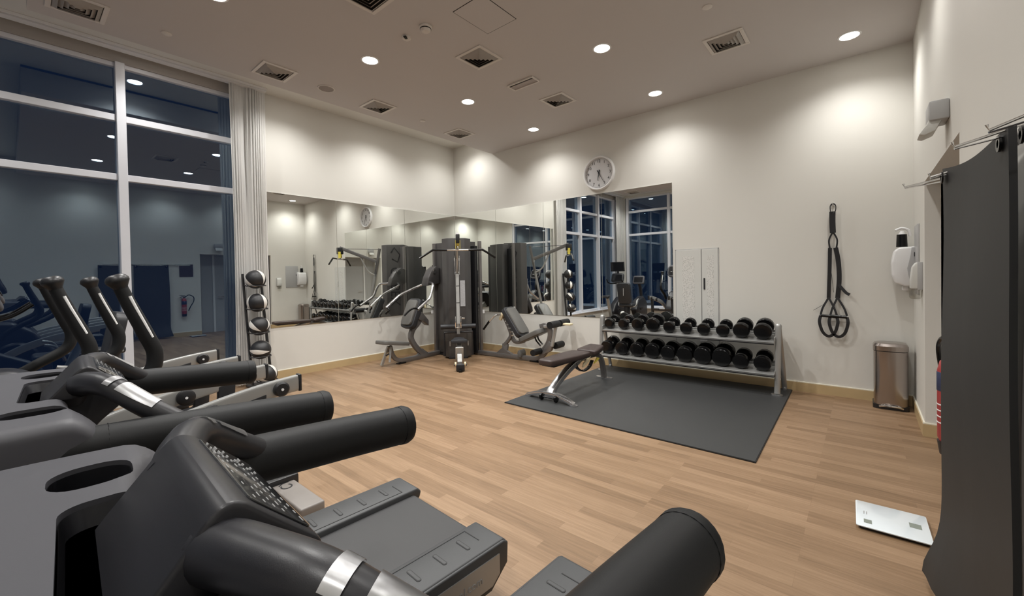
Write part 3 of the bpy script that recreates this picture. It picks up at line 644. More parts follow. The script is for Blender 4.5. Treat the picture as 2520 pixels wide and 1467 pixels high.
ROWTXT = {'top': 'top', 'bottom': 'bottom'}
ORD = ['at the left end', 'second from the left', 'third from the left', 'fourth from the left', 'fifth from the left', 'sixth from the left', 'seventh from the left', 'eighth from the left', 'ninth from the left', 'at the right end']
def dumbbell(r, L, hl, label, group):
    t = thing('dumbbell', label, 'dumbbell', (0, 0, 0), group)
    b = BM(); cyl(b, (0, -L/2+0.01, 0), (0, L/2-0.01, 0), 0.019, seg=14); obj('handle', b, CHROME, t)
    for s in (-1, 1):
        y0, y1 = s*(L/2-hl), s*L/2
        b = BM(); lathe(b, [(0.022, 0), (r*0.90, 0), (r, 0.012), (r, hl-0.020), (r*0.93, hl-0.006), (r*0.62, hl), (0.0001, hl)], (0, y0, 0), (0, s, 0), 20); hd = obj('head', b, RUB, t)
        b = BM(); lathe(b, [(r*0.34, hl-0.002), (r*0.34, hl+0.003), (r*0.0001, hl+0.003)], (0, y0, 0), (0, s, 0), 16); obj('end_disc', b, RUB, hd)
        b = BM(); cyl(b, (0, y0-s*0.012, 0), (0, y0, 0), 0.026, seg=14); obj('collar', b, CHROME, t)
    return t
ta = math.atan2(0.075, 0.33)
for row, xs, rs, yc, zc in (('top', [3.748, 3.969, 4.187, 4.405, 4.632, 4.852, 5.075, 5.298, 5.510, 5.735], [.076, .078, .088, .096, .078, .077, .078, .078, .094, .097], -0.265, 0.640),
                            ('bottom', [3.725, 3.955, 4.185, 4.405, 4.622, 4.842, 5.068, 5.290, 5.505, 5.733], [.100, .100, .103, .106, .100, .106, .113, .116, .092, .093], -0.290, 0.267)):
    for i, (x, r) in enumerate(zip(xs, rs)):
        size = 'small' if r < 0.08 else ('medium' if r < 0.1 else 'large')
        if i > 0 and False: pass
        o = dumbbell(r, 0.27+0.5*(r-0.075), 0.065+0.6*(r-0.075), '%s black rubber dumbbell on the %s tier of the rack, %s' % (size, row, ORD[i]), 'dumbbells on the %s tier' % row)
        o.location = (x, yc, zc+0.026+r*math.cos(0)/math.cos(ta)*1.0)
        o.rotation_euler = (ta, 0, 0.02*math.sin(3*i))

# ------------------------------------------------------------------ bench
bxc = 3.885
t = thing('adjustable_bench', 'adjustable weight bench with brown vinyl pads standing on the rubber mat', 'bench', (bxc, -1.5, 0.012))
def padm(outline, z0, z1, c, tilt=0.0, rb=0.018):
    b = BM(); R = RX(tilt); prism(b, outline, z1-z0, (0, 0, 0), (1, 0, 0), (0, 1, 0), bev=rb, seg=3)
    b.transform(Matrix.Translation(Vector(c)) @ R.to_4x4()); return b
b = padm([(-0.085, -0.44), (0.085, -0.44), (0.105, -0.40), (0.150, 0.12), (0.145, 0.36), (0.11, 0.40), (-0.11, 0.40), (-0.145, 0.36), (-0.150, 0.12), (-0.105, -0.40)], -0.035, 0.035, (bxc-0.025, -1.765, 0.445), -0.02, 0.02); bp_ = obj('back_pad', b, PADB, t)
b = BM(); bx(b, (bxc-0.025, -1.765, 0.405), (0.17, 0.74, 0.014), bev=0.004); obj('pad_board', b, BLACKM, bp_)
b = padm([(-0.13, -0.15), (0.13, -0.15), (0.15, -0.11), (0.115, 0.13), (0.09, 0.16), (-0.09, 0.16), (-0.115, 0.13), (-0.15, -0.11)], -0.035, 0.035, (bxc-0.01, -1.15, 0.455), 0.12, 0.02); obj('seat_pad', b, PADB, t)
b = BM(); tube(b, smooth([(bxc, -2.13, 0.085), (bxc, -2.09, 0.13), (bxc, -1.98, 0.20), (bxc, -1.75, 0.30), (bxc, -1.50, 0.375), (bxc, -1.35, 0.395)]), [0.046]*6+[0.042]*14+[0.036]*6, 12, square=True, sx=1.0, sy=0.8); obj('main_beam', b, CHROMED, t)
b = BM(); tube(b, smooth([(bxc-0.335, -2.115, ZM+0.014), (bxc-0.25, -2.12, 0.055), (bxc-0.12, -2.13, 0.085), (bxc, -2.135, 0.092), (bxc+0.12, -2.14, 0.085), (bxc+0.24, -2.15, 0.055), (bxc+0.325, -2.155, ZM+0.014)], 5), 0.028, 12, square=True, sx=0.75, sy=1.2, updir=(0, 1, 0)); obj('front_foot', b, CHROMED, t)
for s in (-1, 1):
    b = BM(); loft(b, [[(bxc+s*0.325+p[0], -2.135-s*0.02+p[1], z) for p in rrect(0.09, 0.075, 0.03)] for z in (ZM, ZM+0.012)]); obj('foot_pad', b, CHROMED, t)
    b = BM(); cyl(b, (bxc+s*0.10-0.012, -2.165, ZM+0.040), (bxc+s*0.10+0.012, -2.165, ZM+0.040), 0.038, seg=24); obj('wheel', b, RUB, t)
b = BM(); cyl(b, (bxc-0.10, -2.165, ZM+0.040), (bxc+0.10, -2.165, ZM+0.040), 0.010); obj('axle', b, BLACKM, t)
b = BM(); tube(b, smooth([(bxc, -1.40, 0.375), (bxc, -1.20, 0.385), (bxc, -1.00, 0.36), (bxc, -0.89, 0.26), (bxc, -0.84, 0.10), (bxc, -0.83, ZM+0.012)]), 0.034, 12, square=True, sx=1.0, sy=0.8); obj('rear_leg', b, FRAME, t)
b = BM(); loft(b, [[(bxc+p[0], -0.82+p[1], z) for p in rrect(0.24, 0.06, 0.028)] for z in (ZM, ZM+0.015)]); obj('rear_foot', b, CHROMED, t)
b = BM(); tube(b, smooth([(bxc+0.02, -1.62, 0.36), (bxc+0.02, -1.56, 0.28), (bxc+0.02, -1.42, 0.225), (bxc+0.02, -1.27, 0.25), (bxc+0.02, -1.19, 0.32)]), 0.018, 10, square=True, sx=0.5, sy=1.3, updir=(1, 0, 0)); ag = obj('adjustment_arc', b, BLACKM, t)
b = BM()
for k in range(6): cyl(b, (bxc+0.024, -1.56+0.055*k, 0.285-0.022*math.sin(PI*(k+0.5)/6)*2), (bxc+0.034, -1.56+0.055*k, 0.285-0.022*math.sin(PI*(k+0.5)/6)*2), 0.006, seg=10)
obj('stop_pins', b, CHROME, ag)
b = BM(); prism(b, [(-0.10, -0.05), (0.05, 0.00), (0.10, 0.06), (0.04, 0.055), (-0.08, 0.0)], 0.02, (bxc+0.045, -1.38, 0.33), (0, 1, 0), (0, 0, 1), bev=0.004); obj('cover_plate', b, CREAM, t)
b = BM(); prism(b, [(-0.07, -0.03), (0.07, 0.01), (0.07, 0.025), (0.02, 0.04), (-0.03, 0.0)], 0.02, (bxc+0.045, -1.12, 0.31), (0, 1, 0), (0, 0, 1), bev=0.004); obj('release_handle', b, YEL, t)

# ------------------------------------------------------------------ ball rack with five balls
t = thing('medicine_ball_rack', 'slim black leaning stand holding five medicine balls beside the curtain', 'ball rack', (0.35, -3.93, 0))
b = BM(); tube(b, [(0.215, -4.075, 1.545), (0.36, -4.035, 0.05)], 0.020, 10, square=True, sx=0.6, sy=1.2); obj('side_rail', b, BLACKM, t)
b = BM(); tube(b, [(0.215, -3.855, 1.49), (0.36, -3.800, 0.05)], 0.020, 10, square=True, sx=0.6, sy=1.2); obj('side_rail', b, BLACKM, t)
b = BM(); bx(b, (0.38, -3.915, 0.02), (0.40, 0.30, 0.035), bev=0.01); obj('base', b, BLACKM, t)
BALLS = [(0.325, -3.955, 1.470), (0.355, -3.95, 1.155), (0.385, -3.945, 0.838), (0.415, -3.945, 0.520), (0.450, -3.885, 0.185)]
for (x, y, z) in BALLS:
    b = BM(); c = V(x-0.02, y, z-0.075); pts = [(x-0.13, y-0.10, z-0.06), (x+0.02, y-0.12, z-0.085), (x+0.10, y-0.05, z-0.085), (x+0.10, y+0.05, z-0.085), (x+0.02, y+0.12, z-0.085), (x-0.13, y+0.08, z-0.06)]
    tube(b, smooth(pts, 4), 0.007, 8); obj('ball_cradle', b, BLACKM, t)
BW = mat('ball_white_rubber', (0.74, 0.72, 0.68), 0.45, bump=(250, 0.1)); BB = mat('ball_black_rubber', (0.016, 0.016, 0.018), 0.45, bump=(250, 0.1))
def ball(c, r, rot, label):
    t = thing('medicine_ball', label, 'medicine ball', c, 'black and white medicine balls')
    T4 = Matrix.Translation(Vector(c)) @ rot.to_4x4()
    b = BM(); bmesh.ops.create_uvsphere(b, u_segments=40, v_segments=24, radius=r, matrix=T4); obj('core', b, BB, t, 80)
    for s in (0, 1):
        b = BM(); R2 = r*1.012; n = 30; rows = []
        for i in range(n+1):                                        # a lens shaped white panel wrapped on the ball
            la = -1.25+2.5*i/n; wd = 0.24*math.cos(la/1.27*PI/2)**0.7+0.01
            row = []
            for j in range(7):
                lo = s*PI*0.5+0.5*s+wd*(j/3-1)
                p = V(R2*math.cos(la)*math.cos(lo), R2*math.cos(la)*math.sin(lo), R2*math.sin(la)); row.append(b.verts.new(p))
            rows.append(row)
        for i in range(n):
            for j in range(6): b.faces.new((rows[i][j], rows[i][j+1], rows[i+1][j+1], rows[i+1][j]))
        b.transform(T4); obj('white_panel', b, BW, t, 80)
    return t
from mathutils import Euler
RO = [Euler((0.7, 0.25, -1.35)).to_matrix(), Euler((0.05, 0.1, -1.5)).to_matrix(), Euler((0.95, -0.2, -1.2)).to_matrix(), Euler((1.45, 0.1, -0.65)).to_matrix(), Euler((0.9, 0.3, -1.2)).to_matrix()]
BL = ['topmost', 'second from the top', 'middle', 'second lowest', 'lowest']
for c, ro, l in zip(BALLS, RO, BL): ball(c, 0.125, ro, 'black and white medicine ball, %s on the ball rack' % l)

# ------------------------------------------------------------------ multi gym in the corner
HUB = V(0.55, -0.50, 0)
t = thing('multi_gym', 'dark three-station cable gym tower standing in the room corner', 'gym machine', HUB)
def station(A, B):
    A = Vector((*A, 0)); B = Vector((*B, 0)); u = (B-A).normalized(); v = Vector((-u.y, u.x, 0))
    return (lambda a, s, z: A+u*a+v*s+V(0, 0, z)), u, v
def shroud(ang, r0, r1, hw0, hw1, hwf, z0, z1, name='weight_shroud'):
    d = V(math.cos(ang), math.sin(ang), 0); s = V(-d.y, d.x, 0)
    pl = [(r0, -hw0), (r1-0.13, -hw1), (r1-0.03, -hwf*1.05), (r1, -hwf*0.85), (r1, hwf*0.85), (r1-0.03, hwf*1.05), (r1-0.13, hw1), (r0, hw0)]
    b = BM(); prism(b, pl, z1-z0, HUB+V(0, 0, (z0+z1)/2), d, s, bev=0.008); return obj(name, b, SHROUD, t), d, s
da = math.atan2(-0.5, 0.57)
sf, dF, sF = shroud(da, 0.30, 0.78, 0.20, 0.255, 0.17, 0.03, 2.14)
sl, dL, sL = shroud(-PI/2, 0.05, 0.44, 0.10, 0.17, 0.13, 0.05, 2.09)
sr, dR, sR = shroud(0.0, 0.08, 0.46, 0.08, 0.13, 0.10, 0.05, 2.11)
for s_, d_, rr in ((sf, dF, 0.78), (sl, dL, 0.44), (sr, dR, 0.50)):
    b = BM(); c = HUB+d_*(rr-0.2); bx(b, c+V(0, 0, 0.02), (0.42, 0.34, 0.04), RZ(math.atan2(d_.y, d_.x)), bev=0.008); obj('base_plate', b, BLACKM, t)
# lettering on the shroud sides that face the walls (seen in the mirrors)
for sg in (-1, 1):
    n = (dF*-0.155+sF*0.988*sg).normalized(); xd = V(0, 0, -1); yd = n.cross(xd).normalized()
    P0 = HUB+dF*0.475+sF*(0.2275*sg)+n*0.003+V(0, 0, 1.28)
    text('lettering', 'CYBEX', 0.26, frame4(P0, xd, yd), INK, t)
    b = BM(); c0 = P0+V(0, 0, 0.63)
    tube(b, [c0+yd*0.09+V(0, 0, 0.06), c0+yd*0.02+V(0, 0, 0.17), c0-yd*0.09+V(0, 0, 0.02), c0-yd*0.04+V(0, 0, -0.13), c0+yd*0.07+V(0, 0, -0.06)], 0.014, 6, sx=1, sy=0.3, updir=n); obj('logo_mark', b, INK, t)
# uprights at tower edges
b = BM(); bx(b, (0.475, -0.965, 1.05), (0.055, 0.055, 2.07), bev=0.008); obj('upright', b, FRAME, t)
b = BM(); bx(b, (1.205, -0.50, 1.06), (0.05, 0.06, 2.1), bev=0.008); obj('upright', b, FRAME, t)
b = BM(); bx(b, (1.095, -0.565, 1.03), (0.17, 0.07, 1.98), bev=0.006); obj('weight_stack', b, BLACKM, t)
for c in ((0.40, -0.98, 0.80), (1.235, -0.46, 0.80)):
    b = BM(); bx(b, c, (0.03, 0.03, 0.06)); obj('bolt_block', b, WHITE, t)
pa0, pa1 = HUB+dF*1.12+V(0, 0, 0.66), HUB+dF*0.86+V(0, 0, 2.08)
pm = pa0.lerp(pa1, 0.62)
b = BM(); tube(b, [pa0, pm], 0.030, 10, square=True, sx=1.0, sy=0.8, updir=dF); obj('front_post', b, SILV, t)
b = BM(); tube(b, [pm, pa1], 0.026, 10, square=True, updir=dF); obj('post_extension', b, FRAME, t)
b = BM()
for f_ in (0.25, 0.45, 0.6): c_ = pa0.lerp(pa1, f_)+dF*0.027; bx(b, c_, (0.006, 0.055, 0.006), RZ(da))
obj('post_mark', b, INK, t, None)
for s in (-1, 1):
    b = BM(); cyl(b, pm+sF*0.04*s+V(0, 0, -0.05), pm+sF*0.04*s-dF*0.03+V(0, 0, 0.28), 0.006, seg=8); bx(b, pm+sF*0.04*s-dF*0.02+V(0, 0, 0.22), (0.02, 0.02, 0.05), RZ(da)); obj('guide_rod', b, CHROME, t)
b = BM(); bx(b, HUB+dF*0.786+sF*0.095+V(0, 0, 1.16), (0.006, 0.085, 0.46), RZ(da)); obj('instruction_label', b, PAPER, t, None)
# lat pulldown boom, pulley and bar
e1 = HUB+dF*1.69
b = BM(); tube(b, [pa0.lerp(pa1, 0.80), HUB+dF*1.3+V(0, 0, 1.95), e1+V(0, 0, 2.11)], 0.030, 10, square=True, sx=0.8, sy=1.2); obj('pulldown_boom', b, FRAME, t)
b = BM(); tube(b, smooth([pa0.lerp(pa1, 0.60), HUB+dF*1.12+V(0, 0, 1.62), HUB+dF*1.26+V(0, 0, 1.90)], 4), 0.016, 8); obj('boom_brace', b, SILV, t)
b = BM(); bx(b, e1+V(0, 0, 2.045), (0.13, 0.06, 0.14), RZ(da), bev=0.01); pk = obj('pulley_housing', b, BLACK, t)
b = BM(); cyl(b, e1+sF*0.02+V(0, 0, 1.975), e1-sF*0.02+V(0, 0, 1.975), 0.040, seg=24); obj('pulley_wheel', b, YEL, pk)
b = BM(); bx(b, e1+sF*0.034+V(0, 0, 1.96), (0.05, 0.006, 0.13), RZ(da)); bx(b, e1-sF*0.034+V(0, 0, 1.96), (0.05, 0.006, 0.13), RZ(da)); obj('pulley_guard', b, YEL, pk)
b = BM(); cyl(b, e1+V(0, 0, 1.95), e1+V(0, 0, 1.89), 0.006, seg=8); lathe(b, [(0.006, 0.06), (0.02, 0.03), (0.02, 0), (0.012, -0.02), (0.0001, -0.02)], e1+V(0, 0, 1.885), seg=12); obj('cable', b, CHROME, t)
zb = 1.872
brp = [e1-sF*0.60+V(0, 0, zb-0.11), e1-sF*0.42+V(0, 0, zb-0.005), e1-sF*0.36+V(0, 0, zb), e1-sF*0.16+V(0, 0, zb)]
b = BM(); cyl(b, e1-sF*0.17+V(0, 0, zb), e1+sF*0.17+V(0, 0, zb), 0.013); lb = obj('lat_bar', b, CHROME, t)
for s in (-1, 1):
    b = BM(); tube(b, smooth([e1+sF*0.585*s+V(0, 0, zb-0.125), e1+sF*0.40*s+V(0, 0, zb-0.008), e1+sF*0.35*s+V(0, 0, zb+0.002), e1+sF*0.165*s+V(0, 0, zb)], 4), 0.0165, 10); obj('grip', b, RUB, lb)
for s in (-0.02, 0.025):
    b = BM(); cyl(b, e1+sF*s+V(0, 0, 2.09), pa1+sF*s+V(0, 0, -0.02), 0.004, seg=6); obj('cable', b, BLACKM, t)
# front station: thigh pads, seat, foot
p9 = HUB+dF*0.98
b = BM(); cyl(b, p9-sF*0.30+V(0, 0, 0.60), p9+sF*0.30+V(0, 0, 0.60), 0.042, seg=20); obj('thigh_pad', b, PADD, t)
b = BM(); tube(b, [p9-sF*0.24+V(0, 0, 0.10), p9-sF*0.24+V(0, 0, 0.50), p9+sF*0.24+V(0, 0, 0.50), p9+sF*0.24+V(0, 0, 0.10)], 0.018, 8, square=True); obj('guard_frame', b, BLACKM, t)
b = BM()
for s in (-1, 1): bx(b, p9+dF*0.05+sF*0.045*s+V(0, 0, 0.68), (0.02, 0.018, 0.20), RZ(da), bev=0.003)
bx(b, p9+dF*0.05+V(0, 0, 0.585), (0.03, 0.11, 0.02), RZ(da), bev=0.003); bx(b, p9+dF*0.04+sF*0.085+V(0, 0, 0.74), (0.02, 0.06, 0.03), RZ(da), bev=0.008); obj('pad_adjuster', b, CHROME, t)
b = BM(); bx(b, p9+dF*0.03+V(0, 0, 0.64), (0.04, 0.05, 0.34), RZ(da), bev=0.005); obj('adjuster_post', b, SILV, t)
b = BM(); prism(b, [(0.0, -0.05), (0.0, 0.05), (0.30, 0.13), (0.36, 0.13), (0.36, -0.13), (0.30, -0.13)], 0.06, p9+dF*0.08+V(0, 0, 0.40), dF, sF, bev=0.014); sp_ = obj('seat_pad', b, PADD, t)
b = BM()
for s in (-1, 1): tube(b, [p9+dF*0.09+sF*0.055*s+V(0, 0, 0.425), p9+dF*0.41+sF*0.145*s+V(0, 0, 0.405), p9+dF*0.41+sF*0.145*s+V(0, 0, 0.33)], 0.009, 8)
obj('seat_rail', b, CHROME, t)
b = BM(); tube(b, smooth([HUB+dF*0.85+V(0, 0, 0.05), HUB+dF*1.4+V(0, 0, 0.05), HUB+dF*1.74+V(0, 0, 0.05)], 3), 0.035, 10, square=True); obj('base_beam', b, FRAME, t)
b = BM(); tube(b, [p9+dF*0.30+V(0, 0, 0.37), p9+dF*0.42+V(0, 0, 0.20), p9+dF*0.60+V(0, 0, 0.08)], 0.04, 10, square=True); bx(b, p9+dF*0.45+V(0, 0, 0.21), (0.03, 0.13, 0.24), RZ(da) @ RY(0.4), bev=0.01); obj('seat_post', b, SILV, t)
b = BM(); bx(b, HUB+dF*1.79+V(0, 0, 0.06), (0.10, 0.13, 0.10), RZ(da), bev=0.012); cyl(b, HUB+dF*1.79-sF*0.10+V(0, 0, 0.10), HUB+dF*1.79+sF*0.10+V(0, 0, 0.10), 0.016); obj('low_pulley', b, BLACKM, t)
b = BM(); cyl(b, HUB+dF*1.81-sF*0.085+V(0, 0, 0.12), HUB+dF*1.81-sF*0.06+V(0, 0, 0.12), 0.03); cyl(b, HUB+dF*1.81+sF*0.06+V(0, 0, 0.12), HUB+dF*1.81+sF*0.085+V(0, 0, 0.12), 0.03); obj('pulley_cap', b, CREAM, t)
b = BM(); bx(b, HUB+dF*1.85+V(0, 0, 0.02), (0.06, 0.06, 0.04), RZ(da), bev=0.01); obj('rubber_foot', b, RUB, t)

# left station: seated press
F, uu, vv = station((0.638, -1.905), (0.52, -0.926))
b = BM(); tube(b, smooth([F(-0.20, 0, 0.33), F(-0.16, 0, 0.20), F(-0.08, 0, 0.10), F(0.05, 0, 0.055), F(0.20, 0, 0.05)], 5)+[F(0.6, 0, 0.05), F(1.05, 0, 0.05)], 0.034, 12, square=True); obj('base_beam', b, FRAME, t)
b = BM(); tube(b, [F(-0.20, 0.03, 0.33), F(-0.29, 0.10, 0.02)], 0.022, 10, square=True); tube(b, [F(-0.20, -0.03, 0.33), F(-0.26, -0.06, 0.08)], 0.018, 10); obj('seat_strut', b, SILV, t)
b = BM(); bx(b, F(0.04, 0, 0.012), (0.08, 0.16, 0.024), RZ(math.atan2(uu.y, uu.x)-PI/2), bev=0.005); obj('rubber_foot', b, RUB, t)
b = BM(); prism(b, rrect(0.56, 0.30, 0.08), 0.06, F(-0.13, 0, 0.375), uu-V(0, 0, 0.17), vv, bev=0.02, seg=3); obj('seat_pad', b, PADG, t)
b = BM(); cyl(b, F(-0.32, -0.05, 0.20), F(-0.26, -0.05, 0.22), 0.012); obj('adjuster_knob', b, BLACK, t)
b = BM(); tube(b, smooth([F(0.62, 0, 0.05), F(0.50, 0, 0.12), F(0.34, 0, 0.28), F(0.27, 0, 0.42), F(0.32, 0, 0.55), F(0.45, 0, 0.66), F(0.52, 0, 0.78)], 5), 0.042, 12, square=True, sx=0.8, sy=1.1); obj('back_post', b, FRAME, t)
b = BM(); prism(b, [(0.36, 0.05), (0.72, 0.05), (0.52, 0.19)], 0.04, F(0, 0, 0), uu, (0, 0, 1), bev=0.005); obj('gusset', b, FRAME, t)
dd = (F(0.42, 0, 1.06)-F(0.20, 0, 0.60)).normalized()
b = BM(); prism(b, rrect(0.30, 0.54, 0.07), 0.10, F(0.315, 0, 0.825), vv, dd, bev=0.03, seg=3); bk = obj('back_pad', b, PADD, t)
b = BM(); prism(b, rrect(0.24, 0.46, 0.06), 0.05, F(0.315, 0, 0.825)+vv.cross(dd)*(-0.065), vv, dd, bev=0.012); obj('pad_shell', b, PADG, bk)
b = BM(); prism(b, [(0.40, 0.72), (0.56, 0.66), (0.66, 0.58), (0.66, 0.68), (0.50, 0.84)], 0.12, F(0, 0, 0), uu, (0, 0, 1), bev=0.01); obj('pad_bracket', b, FRAME, t)
def armpath(pts): return [V(*p) for p in pts]
b = BM(); prism(b, [(0.62, 1.30), (0.98, 1.34), (0.98, 1.62), (0.86, 1.66), (0.74, 1.58), (0.66, 1.45)], 0.16, F(0, 0, 0), uu, (0, 0, 1), bev=0.02); obj('pivot_housing', b, SHROUD, t)
b = BM(); cyl(b, F(0.80, -0.10, 1.56), F(0.80, 0.10, 1.56), 0.04); obj('pivot_cap', b, CHROME, t)
ARM_R = [(0.62, -1.18, 1.36), (0.72, -1.24, 1.345), (0.83, -1.31, 1.335), (0.875, -1.36, 1.25), (0.89, -1.43, 1.10), (0.905, -1.58, 1.0), (0.92, -1.71, 0.92)]
GR_R = [(0.92, -1.70, 0.925), (0.89, -1.78, 0.94), (0.865, -1.86, 0.90), (0.85, -1.94, 0.83)]
ARM_L = [(0.52, -1.15, 1.36), (0.42, -1.16, 1.335), (0.33, -1.25, 1.29), (0.28, -1.58, 1.16), (0.265, -1.70, 1.08), (0.25, -1.88, 0.94)]
GR_L = [(0.25, -1.87, 0.945), (0.29, -1.85, 0.90), (0.30, -1.87, 0.88), (0.26, -1.90, 0.83)]
for pts, gr in ((ARM_L, GR_L), (ARM_R, GR_R)):
    b = BM(); tube(b, smooth(pts, 5), 0.021, 10); pa = obj('press_arm', b, CHROMED, t)
    b = BM(); tube(b, smooth(gr, 4), 0.016, 8); obj('grip', b, RUB, pa)
# right station: leg extension
F, uu, vv = station((1.177, -0.526), (2.559, -0.447))
b = BM(); tube(b, [F(-0.1, 0, 0.05), F(0.5, 0, 0.05), F(1.20, 0, 0.055)]+smooth([F(1.27, 0, 0.06), F(1.38, 0, 0.11), F(1.46, 0, 0.20)], 4), 0.036, 12, square=True); obj('base_beam', b, FRAME, t)
b = BM(); bx(b, F(1.25, 0, 0.012), (0.20, 0.09, 0.024), bev=0.005); obj('rubber_foot', b, RUB, t)
b = BM(); prism(b, [(0.40, 0.07), (0.82, 0.07), (0.66, 0.14), (0.68, 0.25), (0.56, 0.26), (0.55, 0.18)], 0.05, F(0, 0, 0), uu, (0, 0, 1), bev=0.008); obj('gusset', b, FRAME, t)
b = BM(); tube(b, smooth([F(0.60, 0, 0.24), F(0.68, 0, 0.32), F(0.74, 0, 0.42), F(0.70, 0, 0.55), F(0.60, 0, 0.74)], 5), 0.028, 10, square=True); obj('seat_back_post', b, FRAME, t)
b = BM(); tube(b, smooth([F(0.72, 0.03, 0.40), F(0.80, 0.03, 0.31), F(0.90, 0.03, 0.30), F(1.00, 0.03, 0.33)], 5), 0.030, 10, square=True); obj('seat_bracket', b, FRAME, t)
b = BM()
for k in range(5): cyl(b, F(0.66+0.035*k, -0.05, 0.66-0.06*k), F(0.66+0.035*k, 0.03, 0.66-0.06*k), 0.012, seg=10)
obj('adjuster_pins', b, CHROME, t)
d0, d1 = F(0.68, 0, 0.87), F(1.00, 0, 0.43); dd = (d0-d1).normalized()
b = BM(); prism(b, rrect(0.32, 0.60, 0.08), 0.085, (d0+d1)/2, vv, dd, bev=0.028, seg=3); bk = obj('back_pad', b, PADD, t)
b = BM(); prism(b, rrect(0.27, 0.52, 0.06), 0.04, (d0+d1)/2+vv.cross(dd)*0.055, vv, dd, bev=0.012); obj('pad_shell', b, PADG, bk)
s0, s1 = F(1.00, 0, 0.355), F(1.43, 0, 0.55); ds = (s1-s0).normalized()
b = BM(); prism(b, rrect(0.34, 0.50, 0.10), 0.085, (s0+s1)/2, vv, ds, bev=0.03, seg=3); obj('seat_pad', b, PADG, t)
b = BM(); tube(b, smooth([F(0.60, -0.10, 0.78), F(0.52, -0.16, 0.76), F(0.42, -0.20, 0.66)], 5), 0.014, 8); hl_ = obj('side_handle', b, CHROME, t)
b = BM(); cyl(b, F(0.42, -0.20, 0.665), F(0.30, -0.22, 0.515), 0.018); obj('grip', b, RUB, hl_)
b = BM(); bx(b, F(0.585, -0.06, 0.74), (0.06, 0.05, 0.14), RY(0.5), bev=0.015); obj('knob', b, CREAM, t)
b = BM(); prism(b, [(0.93, 0.06), (1.00, 0.06), (1.00, 0.13), (0.985, 0.17), (0.96, 0.185), (0.935, 0.17), (0.925, 0.13)], 0.16, F(0, 0, 0), uu, (0, 0, 1), bev=0.01); obj('foot_plate', b, PADG, t)
b = BM(); tube(b, smooth([F(1.36, 0.0, 0.60), F(1.47, 0, 0.62), F(1.55, 0, 0.52), F(1.52, 0, 0.36), F(1.42, 0, 0.22), F(1.32, 0, 0.17)], 5), 0.040, 12, square=True, sx=0.8, sy=1.1); obj('cam_frame', b, FRAME, t)
b = BM(); tube(b, smooth([F(1.20, 0.05, 0.46), F(1.23, 0.05, 0.36), F(1.32, 0.05, 0.27)], 4), 0.014, 8); tube(b, smooth([F(1.26, 0.05, 0.46), F(1.28, 0.05, 0.38), F(1.36, 0.05, 0.30)], 4), 0.014, 8); obj('cable_loop', b, BLACKM, t)
b = BM(); tube(b, [F(1.46, -0.04, 0.61), F(1.68, -0.04, 0.66)], 0.026, 10, square=True); tube(b, [F(1.68, -0.04, 0.65), F(1.60, -0.04, 0.30)], 0.024, 10, square=True); obj('leg_lever', b, SILV, t)
b = BM(); cyl(b, F(1.70, -0.27, 0.67), F(1.70, -0.01, 0.67), 0.055, seg=20); obj('foam_roller', b, FOAM, t)
b = BM(); cyl(b, F(1.70, 0.04, 0.67), F(1.70, 0.30, 0.67), 0.055, seg=20); obj('foam_roller', b, FOAM, t)
b = BM(); bx(b, F(1.78, 0.10, 0.655), (0.22, 0.10, 0.03), bev=0.006); obj('roller_bracket', b, CREAM, t)
b = BM(); cyl(b, F(1.36, -0.25, 0.20), F(1.36, -0.01, 0.20), 0.050, seg=20); obj('foam_roller', b, FOAM, t)
b = BM(); cyl(b, F(1.62, 0.02, 0.30), F(1.62, 0.25, 0.30), 0.055, seg=20); obj('foam_roller', b, FOAM, t)
b = BM(); prism(b, [(1.42, 0.14), (1.58, 0.22), (1.62, 0.34), (1.54, 0.38), (1.46, 0.26)], 0.08, F(0, -0.02, 0), uu, (0, 0, 1), bev=0.01); obj('ankle_bracket', b, FRAME, t)

